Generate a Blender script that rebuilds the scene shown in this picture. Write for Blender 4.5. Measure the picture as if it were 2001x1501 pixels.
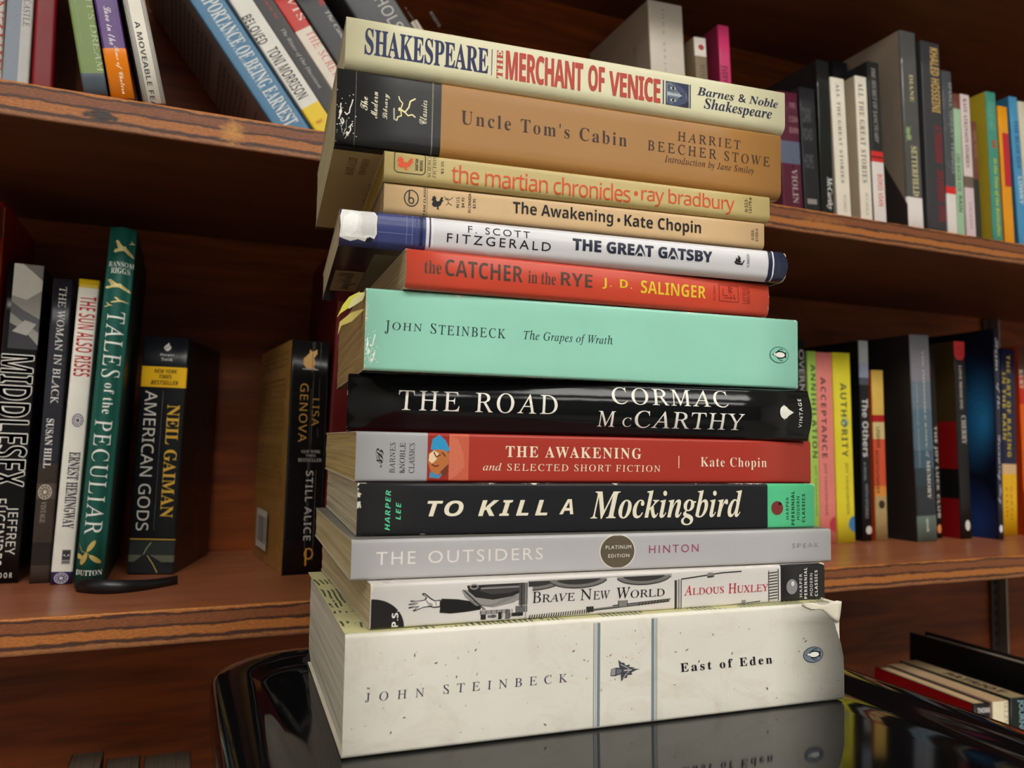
import bpy, bmesh, math, random
from math import sin, cos, pi, radians
from mathutils import Matrix, Vector

for o in list(bpy.data.objects):
    bpy.data.objects.remove(o, do_unlink=True)
sc = bpy.context.scene
COL = sc.collection
random.seed(7)

META = {"f":1544.05,"tilt":0.07205,"yaw":0.39592,"roll":0.01426,"Ys":0.4714,"Zl":1.10687,"S":0.27754,"BZ":0.78}

STACK = {
"shakespeare": {"pos":[0.0536,0.30296,1.34616],"th":-0.0955,"ph":-0.0055,"L":202.5,"t":20.72,"D":132.0,"items":[["t","author_lettering","SHAKESPEARE","bc",[20,30,78],[7.44,58.24,5.59,16.67],0,1.0],["a","rule","bar:1a265c",None,None,[59.55,59.88,5.4,16.62],0,0],["t","title_lettering","THE","bc",[180,62,46],[61.83,64.52,4.62,16.8],90,1.0],["t","title_lettering","MERCHANT","mv",[180,62,46],[65.72,100.62,4.62,17.31],0,0.92],["t","title_lettering","OF","mv",[180,62,46],[102.92,110.7,5.6,17.25],0,0.92],["t","title_lettering","VENICE","mv",[180,62,46],[112.78,137.6,4.94,16.12],0,0.92],["a","rule","bar:1a265c",None,None,[138.78,139.32,4.95,16.04],0,0],["a","portrait_panel","face",None,None,[140.22,151.72,5.02,15.82],0,0],["a","rule","bar:1a265c",None,None,[152.19,152.73,4.98,15.91],0,0],["t","publisher_lettering","Barnes & Noble","bi",[16,24,60],[155.97,198.61,11.75,15.75],0,1.0],["t","publisher_lettering","Shakespeare","bi",[16,24,60],[159.35,195.29,4.73,11.02],0,1.0]]},
"tom": {"pos":[0.051,0.30482,1.31515],"th":-0.098,"ph":-0.0047,"L":203.5,"t":31.01,"D":134.0,"items":[["a","scuff_marks","cracks:e6e2d6",None,None,[0.31,9.11,1.06,22.18],0,0],["a","rule","dbl:e8e2c8",None,None,[7.39,7.52,-1.3,31.76],0,0],["a","rule","dbl:e8e2c8",None,None,[38.05,38.42,0.56,30.95],0,0],["t","publisher_lettering","The","sc",[232,226,200],[9.35,12.19,14.71,20.14],90,1.0],["t","publisher_lettering","Modern","sc",[232,226,200],[13.45,16.14,11.96,22.83],90,1.0],["t","publisher_lettering","Library","sc",[232,226,200],[18.1,20.9,12.16,22.56],90,1.0],["a","emblem","runner",None,None,[22.6,31.59,11.62,22.41],90,0],["t","publisher_lettering","Classics","sc",[232,226,200],[32.87,35.99,12.17,22.21],90,1.0],["t","title_lettering","Uncle Tom's Cabin","rm",[62,40,34],[50.2,124.63,14.59,20.6],0,1.25],["t","author_lettering","HARRIET","rc",[62,40,34],[149.54,181.87,20.8,24.98],0,1.4],["t","author_lettering","BEECHER STOWE","rc",[62,40,34],[134.75,197.35,14.55,19.08],0,1.4],["t","subtitle_lettering","Introduction by Jane Smiley","it",[70,46,38],[143.17,188.91,9.23,13.32],0,1.1]],"bands":[41.84]},
"martian": {"pos":[0.07034,0.30306,1.30292],"th":-0.1088,"ph":-0.0048,"L":176.6,"t":12.24,"D":106.0,"items":[["a","frame_mark","rrect:2a221a",None,None,[3.94,16.41,3.39,12.25],0,0],["a","emblem","rooster:d8542a",None,None,[4.72,11.75,4.69,10.15],0,0],["t","publisher_lettering","BANTAM","sb",[30,24,20],[12.31,13.53,4.96,9.74],90,1.0],["t","publisher_lettering","BOOKS","sb",[30,24,20],[14.14,15.41,4.96,9.33],90,1.0],["t","genre_lettering","SCIENCE","rc",[45,38,36],[17.25,18.76,2.8,12.07],90,1.1],["t","genre_lettering","FICTION","rc",[45,38,36],[19.4,20.89,2.83,11.8],90,1.1],["a","rule","bar:3a3028",None,None,[21.72,21.75,2.89,12.01],0,0],["t","price_lettering","$2.25","rc",[45,38,36],[22.88,24.1,4.72,9.96],90,1.0],["t","title_lettering","the martian chronicles","sl",[214,84,40],[27.27,106.66,1.72,9.23],0,0.88],["a","emblem","dot:d6542a",None,None,[108.4,110.22,4.99,7.12],0,0],["t","author_lettering","ray bradbury","sl",[214,84,40],[111.85,158.12,1.37,9.9],0,0.9],["t","number_lettering","0-553-","pl",[45,38,36],[163.41,164.95,3.45,9.8],90,1.0],["t","number_lettering","13179-6","pl",[45,38,36],[165.49,167.06,3.31,10.41],90,1.0]]},
"awbantam": {"pos":[0.0711,0.30555,1.28987],"th":-0.1181,"ph":-0.005,"L":173.7,"t":13.05,"D":106.0,"items":[["a","emblem","ringb:1a1818",None,None,[7.96,13.98,3.76,10.71],0,0],["t","publisher_lettering","BANTAM CLASSIC","sb",[22,20,20],[15.89,16.85,-3.33,13.45],90,1.0],["a","rule","bar:1a1818",None,None,[17.31,17.47,-0.23,13.4],0,0],["a","emblem","rooster:1a1818",None,None,[19.04,24.16,3.73,9.56],0,0],["a","figure_mark","fig:1a1818",None,None,[24.47,27.98,5.55,9.75],0,0],["t","price_lettering","IN U.S.","sr",[22,20,20],[29.37,30.76,5.26,9.9],90,1.0],["t","price_lettering","$4.95","sr",[22,20,20],[31.64,33.04,5.49,9.71],90,1.0],["a","rule","bar:1a1818",None,None,[33.65,33.68,3.92,11.64],0,0],["t","price_lettering","IN CANADA","sr",[22,20,20],[34.34,35.66,3.66,11.75],90,1.0],["t","price_lettering","$5.95","sr",[22,20,20],[36.39,37.81,5.59,9.71],90,1.0],["t","title_lettering","The Awakening","sm",[22,20,20],[53.6,98.74,3.84,10.53],0,1.0],["a","emblem","dot:1a1818",None,None,[100.7,102.13,6.2,7.92],0,0],["t","author_lettering","Kate Chopin","sm",[22,20,20],[104.1,141.26,3.13,10.1],0,1.0],["t","number_lettering","0-553-","sr",[22,20,20],[166.86,168.29,4.12,9.1],90,1.0],["t","number_lettering","21330-X","sr",[22,20,20],[169.07,170.43,3.6,9.76],90,1.0]]},
"gatsby": {"pos":[0.05365,0.30412,1.27555],"th":-0.1137,"ph":-0.0056,"L":201.1,"t":14.32,"D":132.6,"items":[["a","torn_paper","torn",None,None,[0.08,14.44,1.78,14.36],0,0],["a","line_pattern","gband",None,None,[14.84,33.54,1.71,15.06],0,0],["a","rule","bar:e6e4ee",None,None,[34.33,34.82,1.6,13.73],0,0],["a","rule","bar:1e2440",None,None,[35.22,35.77,1.58,13.83],0,0],["a","rule","bar:e8e6f0",None,None,[36.19,36.79,1.56,13.72],0,0],["a","rule","bar:1e2440",None,None,[37.31,37.35,1.67,13.77],0,0],["t","author_lettering","F. SCOTT","sr",[24,22,34],[50.92,77.21,8.67,11.68],0,1.35],["t","author_lettering","FITZGERALD","sr",[24,22,34],[42.33,86.42,4.1,7.76],0,1.35],["t","title_lettering","THE GREAT GATSBY","deco",[34,40,60],[96.1,162.26,5.57,10.68],0,1.0],["a","rule","bar:20283c",None,None,[190.87,191.69,0.19,14.42],0,0],["a","rule","bar:e0dee6",None,None,[193.01,193.76,0.12,14.37],0,0],["a","emblem","flame",None,None,[173.1,178.51,5.84,10.22],0,0],["t","publisher_lettering","SCRIBNER","rc",[45,38,36],[179.63,180.96,4.93,11.13],90,1.0]],"bands":[14.82,33.85,191.79]},
"catcher": {"pos":[0.07893,0.29872,1.25954],"th":-0.0624,"ph":-0.0049,"L":169.7,"t":16.01,"D":106.0,"items":[["t","title_lettering","the","rmc",[84,60,52],[7.23,14.26,6.1,11.54],0,1.0],["t","title_lettering","CATCHER","sm",[84,60,52],[15.69,48.64,5.78,12.63],0,1.0],["t","title_lettering","in the","rmc",[84,60,52],[51.02,63.38,5.87,11.15],0,1.0],["t","title_lettering","RYE","sm",[84,60,52],[65.59,80.14,6.17,11.84],0,1.0],["t","author_lettering","J. D.","sm",[228,196,50],[84.82,98.95,6.27,11.05],0,1.2],["t","author_lettering","SALINGER","sm",[228,196,50],[103.22,135.77,5.89,11.53],0,1.0],["t","genre_lettering","FICTION","sr",[140,44,36],[139.9,140.87,5.67,12.19],90,1.0],["a","emblem","lb:8a2a24",None,None,[142.85,152.91,5.57,12.95],0,0],["t","publisher_lettering","LITTLE","rc",[140,44,36],[155.35,156.98,5.12,12.58],90,1.0],["t","publisher_lettering","BROWN","rc",[140,44,36],[157.56,159.25,5.17,13.48],90,1.0]]},
"grapes": {"pos":[0.06473,0.30456,1.2268],"th":-0.0972,"ph":-0.0054,"L":198.8,"t":32.74,"D":126.9,"items":[["a","scuff_marks","cracks:eef0e6",None,None,[0.22,5.68,1.55,16.93],0,0],["t","author_lettering","J","rc",[24,44,44],[7.66,9.66,14.52,19.93],0,1.0],["t","author_lettering","OHN","rc",[24,44,44],[10.62,22.47,16.22,19.41],0,1.2],["t","author_lettering","S","rc",[24,44,44],[25.89,28.27,15.71,19.88],0,1.0],["t","author_lettering","TEINBECK","rc",[24,44,44],[29.22,57.21,15.49,19.47],0,1.2],["t","title_lettering","The Grapes of Wrath","it",[24,44,44],[65.06,105.18,14.61,19.52],0,1.08],["a","emblem","penguin:84c6ae",None,None,[183.63,193.79,11.65,19.23],0,0]]},
"road": {"pos":[0.06146,0.31915,1.20319],"th":-0.1984,"ph":-0.0075,"L":205.0,"t":23.61,"D":131.0,"items":[["t","title_lettering","THE ROAD","rc",[235,232,222],[20.43,86.81,8.78,17.12],0,1.25],["t","author_lettering","CORMAC","rc",[235,232,222],[110.95,164.77,14.05,21.51],0,1.15],["t","author_lettering","M","rc",[235,232,222],[104.68,112.63,4.34,10.93],0,1.0],["t","author_lettering","C","rc",[235,232,222],[115.8,119.84,4.49,8.46],0,1.0],["t","author_lettering","CARTHY","rc",[235,232,222],[121.24,172.31,4.18,11.59],0,1.12],["a","emblem","sunburst",None,None,[189.25,196.0,9.31,16.24],0,0],["t","publisher_lettering","VINTAGE","sr",[235,232,222],[198.72,200.44,6.17,19.11],90,1.3]]},
"awbn": {"pos":[0.06131,0.29855,1.18388],"th":-0.0801,"ph":-0.0059,"L":205.8,"t":19.32,"D":130.8,"items":[["t","publisher_lettering","B","bscr",[30,28,30],[7.53,10.37,7.09,12.75],90,1.0],["t","publisher_lettering","N","bscr",[30,28,30],[7.7,10.0,5.45,9.44],90,1.0],["t","publisher_lettering","BARNES","rc",[38,36,38],[12.83,14.92,3.34,14.98],90,1.1],["t","publisher_lettering","&NOBLE","rc",[38,36,38],[16.66,18.78,3.36,14.95],90,1.0],["t","publisher_lettering","CLASSICS","rc",[38,36,38],[20.32,22.47,3.39,14.92],90,1.0],["a","picture_panel","hat",None,None,[27.7,44.05,0.6,18.75],0,0],["t","title_lettering","THE AWAKENING","rcb",[240,222,196],[59.31,119.61,9.99,14.57],0,1.2],["t","title_lettering","and","it",[240,222,196],[49.95,57.64,4.6,7.63],0,1.0],["t","title_lettering","SELECTED SHORT FICTION","rc",[240,222,196],[60.07,128.76,4.6,7.42],0,1.2],["a","rule","bar:f0dec4",None,None,[137.41,137.79,6.3,11.57],0,0],["t","author_lettering","Kate Chopin","rm",[240,222,196],[148.3,182.04,5.95,11.26],0,1.15]],"bands":[27.43]},
"tkam": {"pos":[0.06171,0.29544,1.16395],"th":-0.0849,"ph":-0.004,"L":203.7,"t":19.93,"D":135.0,"items":[["t","author_lettering","HARPER","si",[90,205,150],[10.5,12.42,1.94,16.9],90,1.15],["t","author_lettering","LEE","si",[90,205,150],[14.52,16.41,5.84,12.4],90,1.15],["t","title_lettering","TO","si2",[236,228,205],[26.53,40.81,6.93,12.94],0,1.1],["t","title_lettering","KILL","si2",[236,228,205],[46.7,75.51,6.88,13.0],0,1.25],["t","title_lettering","A","si2",[236,228,205],[80.56,86.66,7.21,13.25],0,1.0],["t","title_lettering","Mockingbird","bi",[236,228,205],[94.2,165.92,2.04,16.79],0,1.0],["a","emblem","apple:7c3430",None,None,[180.82,187.0,5.85,12.2],0,0],["t","publisher_lettering","HARPER","sr",[20,60,44],[188.49,189.97,3.86,13.66],90,1.25],["t","publisher_lettering","PERENNIAL","sb",[20,60,44],[191.37,192.95,1.34,16.26],90,1.2],["t","publisher_lettering","MODERN","sr",[20,60,44],[194.21,195.67,3.6,13.98],90,1.25],["t","publisher_lettering","CLASSICS","sb",[20,60,44],[197.02,198.53,2.44,15.11],90,1.2]],"bands":[178.99]},
"outsiders": {"pos":[0.05835,0.28672,1.14915],"th":-0.064,"ph":-0.0029,"L":211.2,"t":14.8,"D":138.7,"items":[["t","title_lettering","THE","sr",[226,220,214],[8.95,23.39,5.41,10.0],0,1.25],["t","title_lettering","OUTSIDERS","sr",[226,220,214],[28.18,73.62,5.37,9.96],0,1.22],["a","edition_badge","plat",None,None,[97.86,113.83,0.64,14.4],0,0],["t","edition_lettering","PLATINUM","sr",[235,230,215],[100.59,111.95,8.51,9.93],0,1.2],["t","edition_lettering","EDITION","sr",[235,230,215],[101.73,111.1,5.14,6.48],0,1.2],["t","author_lettering","HINTON","sr",[156,72,108],[120.1,143.34,6.3,9.54],0,1.3],["t","publisher_lettering","SPEAK","sm",[150,148,144],[190.32,204.47,6.53,8.53],0,1.25]]},
"bnw": {"pos":[0.06411,0.27982,1.13307],"th":-0.0369,"ph":-0.0031,"L":200.4,"t":16.09,"D":135.0,"items":[["a","corner_badge","quarter:232021",None,None,[0.26,12.29,0.09,10.6],0,0],["t","badge_lettering","P.S.","sb",[235,232,228],[7.77,10.09,0.4,6.23],90,1.0],["a","hand_engraving","hand",None,None,[13.38,25.69,4.79,11.91],0,0],["a","machine_engraving","machine",None,None,[25.19,59.49,0.81,14.04],0,0],["a","machine_engraving","wheels",None,None,[59.67,123.88,3.56,14.51],0,0],["a","machine_engraving","rails",None,None,[59.73,123.91,-0.04,5.19],0,0],["a","machine_engraving","frame2",None,None,[123.92,176.43,-0.94,14.17],0,0],["t","title_lettering","B","rc",[24,20,24],[61.51,65.01,6.03,10.24],0,1.0],["t","title_lettering","RAVE","rc",[24,20,24],[65.5,79.19,6.0,9.06],0,1.0],["t","title_lettering","N","rc",[24,20,24],[81.52,86.66,5.92,10.16],0,1.0],["t","title_lettering","EW","rc",[24,20,24],[87.15,94.5,5.91,9.18],0,1.0],["t","title_lettering","W","rc",[24,20,24],[97.25,103.62,5.67,10.04],0,1.0],["t","title_lettering","ORLD","rc",[24,20,24],[103.65,119.2,5.73,8.79],0,1.0],["t","author_lettering","A","rc",[190,32,56],[128.36,132.16,5.47,9.41],0,1.0],["t","author_lettering","LDOUS","rc",[190,32,56],[132.41,147.63,5.47,8.27],0,1.0],["t","author_lettering","H","rc",[190,32,56],[149.9,154.01,5.21,9.23],0,1.0],["t","author_lettering","UXLEY","rc",[190,32,56],[154.25,170.22,5.2,8.17],0,1.0],["a","emblem","oval:8c8a8a",None,None,[179.56,185.49,3.18,9.65],0,0],["t","publisher_lettering","HARPER","sr",[225,222,218],[186.5,188.0,1.78,11.74],90,1.25],["t","publisher_lettering","PERENNIAL","sb",[225,222,218],[189.11,190.66,0.94,14.27],90,1.2],["t","publisher_lettering","MODERN","sr",[225,222,218],[192.17,193.69,2.1,11.72],90,1.25],["t","publisher_lettering","CLASSICS","sb",[225,222,218],[194.78,196.33,1.75,12.94],90,1.2]],"bands":[176.75]},
"east": {"pos":[0.05505,0.27677,1.0912],"th":-0.0533,"ph":-0.0006,"L":212.7,"t":41.87,"D":134.4,"items":[["t","author_lettering","JOHN","rc",[48,40,72],[7.35,28.22,18.36,21.49],0,2.2],["t","author_lettering","STEINBECK","rc",[48,40,72],[35.06,83.16,18.67,21.9],0,2.0],["a","stripe_band","stripeL",None,None,[93.91,96.74,1.11,39.78],0,0],["a","stripe_band","stripeR",None,None,[118.98,121.52,0.83,40.03],0,0],["a","emblem","thistle",None,None,[101.12,114.06,16.8,25.32],0,0],["t","title_lettering","East of Eden","deco2",[36,28,40],[131.92,175.91,18.27,21.81],0,1.35],["a","emblem","penguin:6e7c88",None,None,[191.63,202.02,16.96,23.62],0,0],["a","stain_specks","flecks",None,None,[1.18,210.97,2.5,36.4],0,0]]}}

SHELF = [
{"base":[-0.1222,0.585,1.10699],"yaw":0.0,"lean":0.012,"L":241.1,"t":20.59,"D":107.5,"bands":[],"items":[["a","ornament","curl:241416",None,None,[3.0,65.9,4.92,20.73],90,0]],"name":"hardcover_book","label":"bright red hardcover with thin curved ornament at the left end of the lower shelf","group":"books along the lower shelf","col":[168,34,32],"hard":1},
{"base":[-0.09993,0.583,1.1071],"yaw":0.0,"lean":0.0222,"L":201.3,"t":20.44,"D":109.5,"bands":[],"items":[["a","photo_panel","midphoto",None,None,[-0.53,54.19,3.57,19.97],90,0],["t","title_lettering","MIDDLESEX","slo",[225,222,214],[57.8,141.92,0.3,19.2],0,1.0],["t","title_lettering","MIDDLESEX","sli",[18,18,20],[58.42,141.29,0.3,18.73],0,1.0],["t","author_lettering","JEFFREY","sl",[220,216,208],[153.82,183.7,10.37,16.98],0,1.1],["t","author_lettering","EUGENIDES","sl",[220,216,208],[149.1,190.18,2.91,10.32],0,1.1],["t","publisher_lettering","PICADOR","sb",[200,196,190],[194.75,198.02,0.1,16.68],90,1.5]],"name":"paperback_book","label":"thick glossy black paperback with pale photo at its top and white capitals down it","group":"books along the lower shelf","col":[16,16,18],"rough":0.2},
{"base":[-0.07774,0.577,1.10698],"yaw":0.0,"lean":0.0203,"L":193.3,"t":11.22,"D":112,"bands":[[118.36,[58,48,42]],[131.24,[84,72,62]],[140.86,[62,52,46]],[167.98,[40,34,32]],[182.23,[66,56,50]]],"items":[["t","title_lettering","THE WOMAN IN BLACK","rc",[225,222,216],[5.2,80.56,3.92,8.25],0,1.0],["t","author_lettering","SUSAN HILL","rcb",[225,222,216],[90.29,121.56,2.67,6.82],0,1.0],["a","emblem","medal:c8beb0",None,None,[131.84,141.21,1.16,8.67],0,0],["t","publisher_lettering","VINTAGE","rc",[170,160,150],[142.79,155.89,3.23,6.11],0,1.0]],"name":"paperback_book","label":"slim dark grey paperback with white serif capitals and a brown misty lower spine","group":"books along the lower shelf","col":[40,40,48],"rough":0.3},
{"base":[-0.06481,0.569,1.10709],"yaw":0.0,"lean":0.0362,"L":192.8,"t":12.16,"D":112,"bands":[[-0.5,[226,186,20]],[5.52,None],[185.18,[52,40,84]]],"items":[["t","title_lettering","THE SUN ALSO RISES","sn",[176,40,38],[11.05,62.69,1.72,11.14],0,1.0],["a","emblem","medal:5a4c70",None,None,[86.34,94.85,3.58,10.04],0,0],["t","author_lettering","ERNEST HEMINGWAY","bc",[52,44,62],[110.65,158.48,3.78,10.28],0,1.0],["a","emblem","sqlogo",None,None,[171.49,180.61,5.12,10.04],90,0],["a","ornament","medal:c8c0d0",None,None,[185.7,192.48,2.0,9.83],0,0]],"name":"paperback_book","label":"white paperback with yellow top band, tall red capitals and a purple foot","group":"books along the lower shelf","col":[226,222,212]},
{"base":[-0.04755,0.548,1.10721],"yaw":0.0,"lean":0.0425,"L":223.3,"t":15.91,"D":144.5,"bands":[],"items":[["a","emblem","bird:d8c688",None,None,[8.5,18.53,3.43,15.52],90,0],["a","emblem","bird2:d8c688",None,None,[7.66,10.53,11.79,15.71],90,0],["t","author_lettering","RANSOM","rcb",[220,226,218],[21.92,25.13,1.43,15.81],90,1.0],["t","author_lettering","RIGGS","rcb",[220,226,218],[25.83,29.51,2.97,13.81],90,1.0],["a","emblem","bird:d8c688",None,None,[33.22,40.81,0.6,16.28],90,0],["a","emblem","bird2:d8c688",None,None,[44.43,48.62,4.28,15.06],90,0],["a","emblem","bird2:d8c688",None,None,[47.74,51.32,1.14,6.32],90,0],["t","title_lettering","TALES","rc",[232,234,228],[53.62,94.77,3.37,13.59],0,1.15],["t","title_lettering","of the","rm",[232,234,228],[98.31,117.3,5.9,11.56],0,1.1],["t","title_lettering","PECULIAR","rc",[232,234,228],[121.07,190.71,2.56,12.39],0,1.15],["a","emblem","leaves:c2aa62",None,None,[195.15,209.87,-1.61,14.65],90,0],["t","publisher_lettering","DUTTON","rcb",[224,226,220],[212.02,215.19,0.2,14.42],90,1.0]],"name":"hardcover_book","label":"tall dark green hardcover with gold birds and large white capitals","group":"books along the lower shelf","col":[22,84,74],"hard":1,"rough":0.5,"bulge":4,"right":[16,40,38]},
{"base":[-0.01496,0.59098,1.10721],"yaw":-0.2618,"lean":0.0225,"L":160.7,"t":30.01,"D":93.8,"bands":[[20.52,[226,176,28]],[34.6,None],[137.14,[200,160,60]],[137.82,[38,42,40]],[148.05,[96,98,82]],[151.79,[26,28,30]]],"items":[["a","emblem","flamelogo:d8d6d0",None,None,[3.62,9.54,13.52,18.78],90,0],["t","publisher_lettering","Harper","rcb",[200,198,192],[11.37,13.28,11.48,21.08],90,1.0],["t","publisher_lettering","Torch","rcb",[200,198,192],[14.26,16.26,12.51,19.93],90,1.0],["t","banner_lettering","NEW YORK","sbi",[44,36,16],[22.14,24.85,8.58,23.63],90,1.0],["t","banner_lettering","TIMES","sbi",[44,36,16],[25.9,28.59,12.0,20.35],90,1.0],["t","banner_lettering","BESTSELLER","sbi",[44,36,16],[29.93,32.86,6.95,24.65],90,1.0],["t","title_lettering","AMERICAN GODS","sm2",[214,210,200],[37.22,131.74,3.75,11.8],0,1.0],["a","rule","bar:c8c4b8",None,None,[37.04,131.22,15.33,15.39],0,0],["t","author_lettering","NEIL GAIMAN","rcb",[214,168,60],[46.37,122.82,18.69,27.05],0,1.0],["a","picture_panel","roadpic",None,None,[139.17,160.06,-1.43,30.16],90,0]],"name":"paperback_book","label":"chunky black mass-market paperback with yellow banner, gold and white lettering, turned slightly right","group":"books along the lower shelf","col":[20,22,26],"rough":0.3},
{"base":[0.08014,0.56,1.10702],"yaw":0.0873,"lean":0.0113,"L":160.8,"t":26.2,"D":112,"bands":[],"items":[["a","emblem","cat:d0a468",None,None,[5.71,20.01,7.74,18.33],90,0],["a","crease_lines","creases:5a5650",None,None,[0.63,156.15,8.18,22.9],90,0],["t","author_lettering","LISA","sl",[176,132,62],[40.24,59.4,15.28,20.39],0,1.1],["t","author_lettering","GENOVA","sl",[176,132,62],[30.13,70.61,6.71,12.37],0,1.1],["t","banner_lettering","NEW YORK","rc",[190,184,172],[76.07,78.07,9.2,22.54],90,1.0],["t","banner_lettering","TIMES","rc",[190,184,172],[78.96,80.65,12.46,19.1],90,1.0],["t","banner_lettering","BESTSELLER","rc",[190,184,172],[81.73,84.05,7.37,23.5],90,1.0],["t","title_lettering","STILL ALICE","sl",[198,194,186],[90.31,137.91,13.24,18.14],0,1.15],["a","emblem","pmark:c08a3c",None,None,[142.95,154.7,13.47,20.99],90,0]],"name":"paperback_book","label":"black paperback with gold cat emblem and tan back cover beside the dark red hardcover","group":"books along the lower shelf","col":[18,17,18],"rough":0.25,"sideitems":1,"left":[164,122,62]},
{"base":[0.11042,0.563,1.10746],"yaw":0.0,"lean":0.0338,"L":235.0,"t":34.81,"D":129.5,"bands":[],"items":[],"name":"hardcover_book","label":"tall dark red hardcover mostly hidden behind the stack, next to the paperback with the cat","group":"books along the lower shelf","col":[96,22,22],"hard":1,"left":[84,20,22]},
{"base":[0.54046,0.583,1.10709],"yaw":0.0,"lean":-0.0217,"L":192.9,"t":19.99,"D":109.5,"bands":[],"items":[["t","title_lettering","OVERN","sr",[168,164,160],[9.47,50.71,11.15,17.7],0,1.0]],"name":"paperback_book","label":"black paperback with grey capitals half hidden by the stack beside the lime green one","group":"books along the lower shelf","col":[24,24,26]},
{"base":[0.55676,0.583,1.10695],"yaw":0.0,"lean":-0.0156,"L":182.8,"t":10.95,"D":109.5,"bands":[],"items":[["t","title_lettering","ANNIHILATION","sb",[30,66,52],[12.6,101.72,3.47,9.36],0,1.2],["t","author_lettering","JEFF VANDERMEER","sr",[70,110,60],[108.43,156.61,4.75,7.86],0,1.0]],"name":"paperback_book","label":"lime green paperback with dark capitals, slimmest of the three bright neighbours","group":"books along the lower shelf","col":[164,200,88]},
{"base":[0.57215,0.583,1.10703],"yaw":0.0,"lean":-0.0162,"L":182.4,"t":19.72,"D":109.5,"bands":[],"items":[["t","title_lettering","ACCEPTANCE","sb",[72,50,50],[23.91,101.25,4.2,10.75],0,1.2],["t","author_lettering","JEFF VANDERMEER","sr",[110,70,66],[106.05,156.01,5.5,9.46],0,1.0],["a","badge","halfdot:b83848",None,None,[157.04,172.41,11.01,20.01],90,0]],"name":"paperback_book","label":"salmon pink paperback with dark capitals between the lime green and yellow ones","group":"books along the lower shelf","col":[226,130,122]},
{"base":[0.59454,0.583,1.10708],"yaw":0.0,"lean":-0.0187,"L":183.3,"t":22.65,"D":109.5,"bands":[],"items":[["t","title_lettering","AUTHORITY","sb",[62,74,60],[29.57,101.21,8.27,16.2],0,1.2],["a","ornament","discs:6a98a8",None,None,[62.1,72.98,8.95,17.67],90,0],["t","author_lettering","JEFF VANDERMEER","sr",[104,104,40],[106.56,156.74,11.09,15.59],0,1.0],["a","badge","halfdot:3c78a8",None,None,[157.66,173.74,14.25,23.39],90,0]],"name":"paperback_book","label":"bright yellow paperback with dark capitals and a blue half disc at its foot","group":"books along the lower shelf","col":[224,210,52],"right":[40,40,34]},
{"base":[0.62674,0.588,1.1069],"yaw":0.0,"lean":-0.005,"L":198.0,"t":12.49,"D":104.5,"bands":[[-1.03,[168,172,176]],[22.59,[150,160,184]],[36.92,[80,84,96]],[44.07,None]],"items":[["t","title_lettering","The Others","sb",[200,198,198],[57.95,115.59,2.19,10.33],0,1.0],["t","title_lettering","A NOVEL","sr",[150,150,160],[120.62,139.22,2.76,5.92],0,1.0],["t","title_lettering","WITH STORIES","sr",[150,150,160],[141.7,175.78,3.83,7.55],0,1.0],["a","emblem","dot:c8c0be",None,None,[183.14,191.38,3.97,11.8],90,0]],"name":"paperback_book","label":"thin black paperback whose spine top fades to pale blue grey","group":"books along the lower shelf","col":[24,24,26]},
{"base":[0.64387,0.586,1.10699],"yaw":0.0,"lean":-0.0148,"L":169.0,"t":15.75,"D":104,"bands":[[44.83,[166,26,26]],[51.97,[206,186,130]],[68.77,[206,84,52]],[115.36,[214,140,60]],[125.44,[178,152,104]]],"items":[["t","title_lettering","LEGENDS","sb",[60,30,24],[57.09,77.41,3.83,8.49],0,1.0],["t","title_lettering","MONTGOMERY","sb",[70,34,26],[79.91,122.87,1.55,5.95],0,1.0],["a","picture_mark","dot:3a2c22",None,None,[129.36,137.66,4.32,12.18],90,0]],"name":"paperback_book","label":"small worn paperback with tan top, red bar and orange side","group":"books along the lower shelf","col":[214,176,84],"left":[206,74,30]},
{"base":[0.68349,0.567,1.10725],"yaw":0.0,"lean":-0.0284,"L":204.6,"t":26.57,"D":125.5,"bands":[[18.25,[124,122,132]],[46.43,[104,116,128]],[74.49,[84,106,120]],[115.08,[66,88,104]],[132.76,[48,60,70]],[150.39,[46,50,56]],[179.49,[104,122,114]]],"items":[["t","title_lettering","THE IMPOSSIBLE KNIFE","rcb",[206,204,196],[15.61,113.14,15.8,17.66],0,1.0],["t","title_lettering","of","it",[206,204,196],[116.12,122.31,14.65,19.92],0,1.0],["t","title_lettering","MEMORY","rcb",[206,204,196],[125.24,163.25,15.5,20.23],0,1.0],["t","author_lettering","LAURIE HALSE ANDERSON","sr",[150,176,188],[46.54,131.08,5.48,7.42],0,1.0],["t","publisher_lettering","speak","rcb",[220,222,210],[181.9,195.63,11.34,15.41],0,1.0]],"name":"paperback_book","label":"grey to slate blue paperback with silvery capitals and a sage green foot","group":"books along the lower shelf","col":[122,122,130],"left":[38,36,38]},
{"base":[0.72295,0.585,1.10697],"yaw":0.0,"lean":-0.0285,"L":200.2,"t":7.39,"D":107.5,"bands":[],"items":[["t","title_lettering","THE JOY LUCK CLUB","sb",[196,190,182],[85.56,179.55,0.3,5.0],0,1.1],["a","emblem","dot:d88850",None,None,[186.04,195.2,-0.19,5.48],90,0]],"name":"paperback_book","label":"narrow black paperback with white capitals between the slate blue and red sided ones","group":"books along the lower shelf","col":[30,24,22]},
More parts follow.
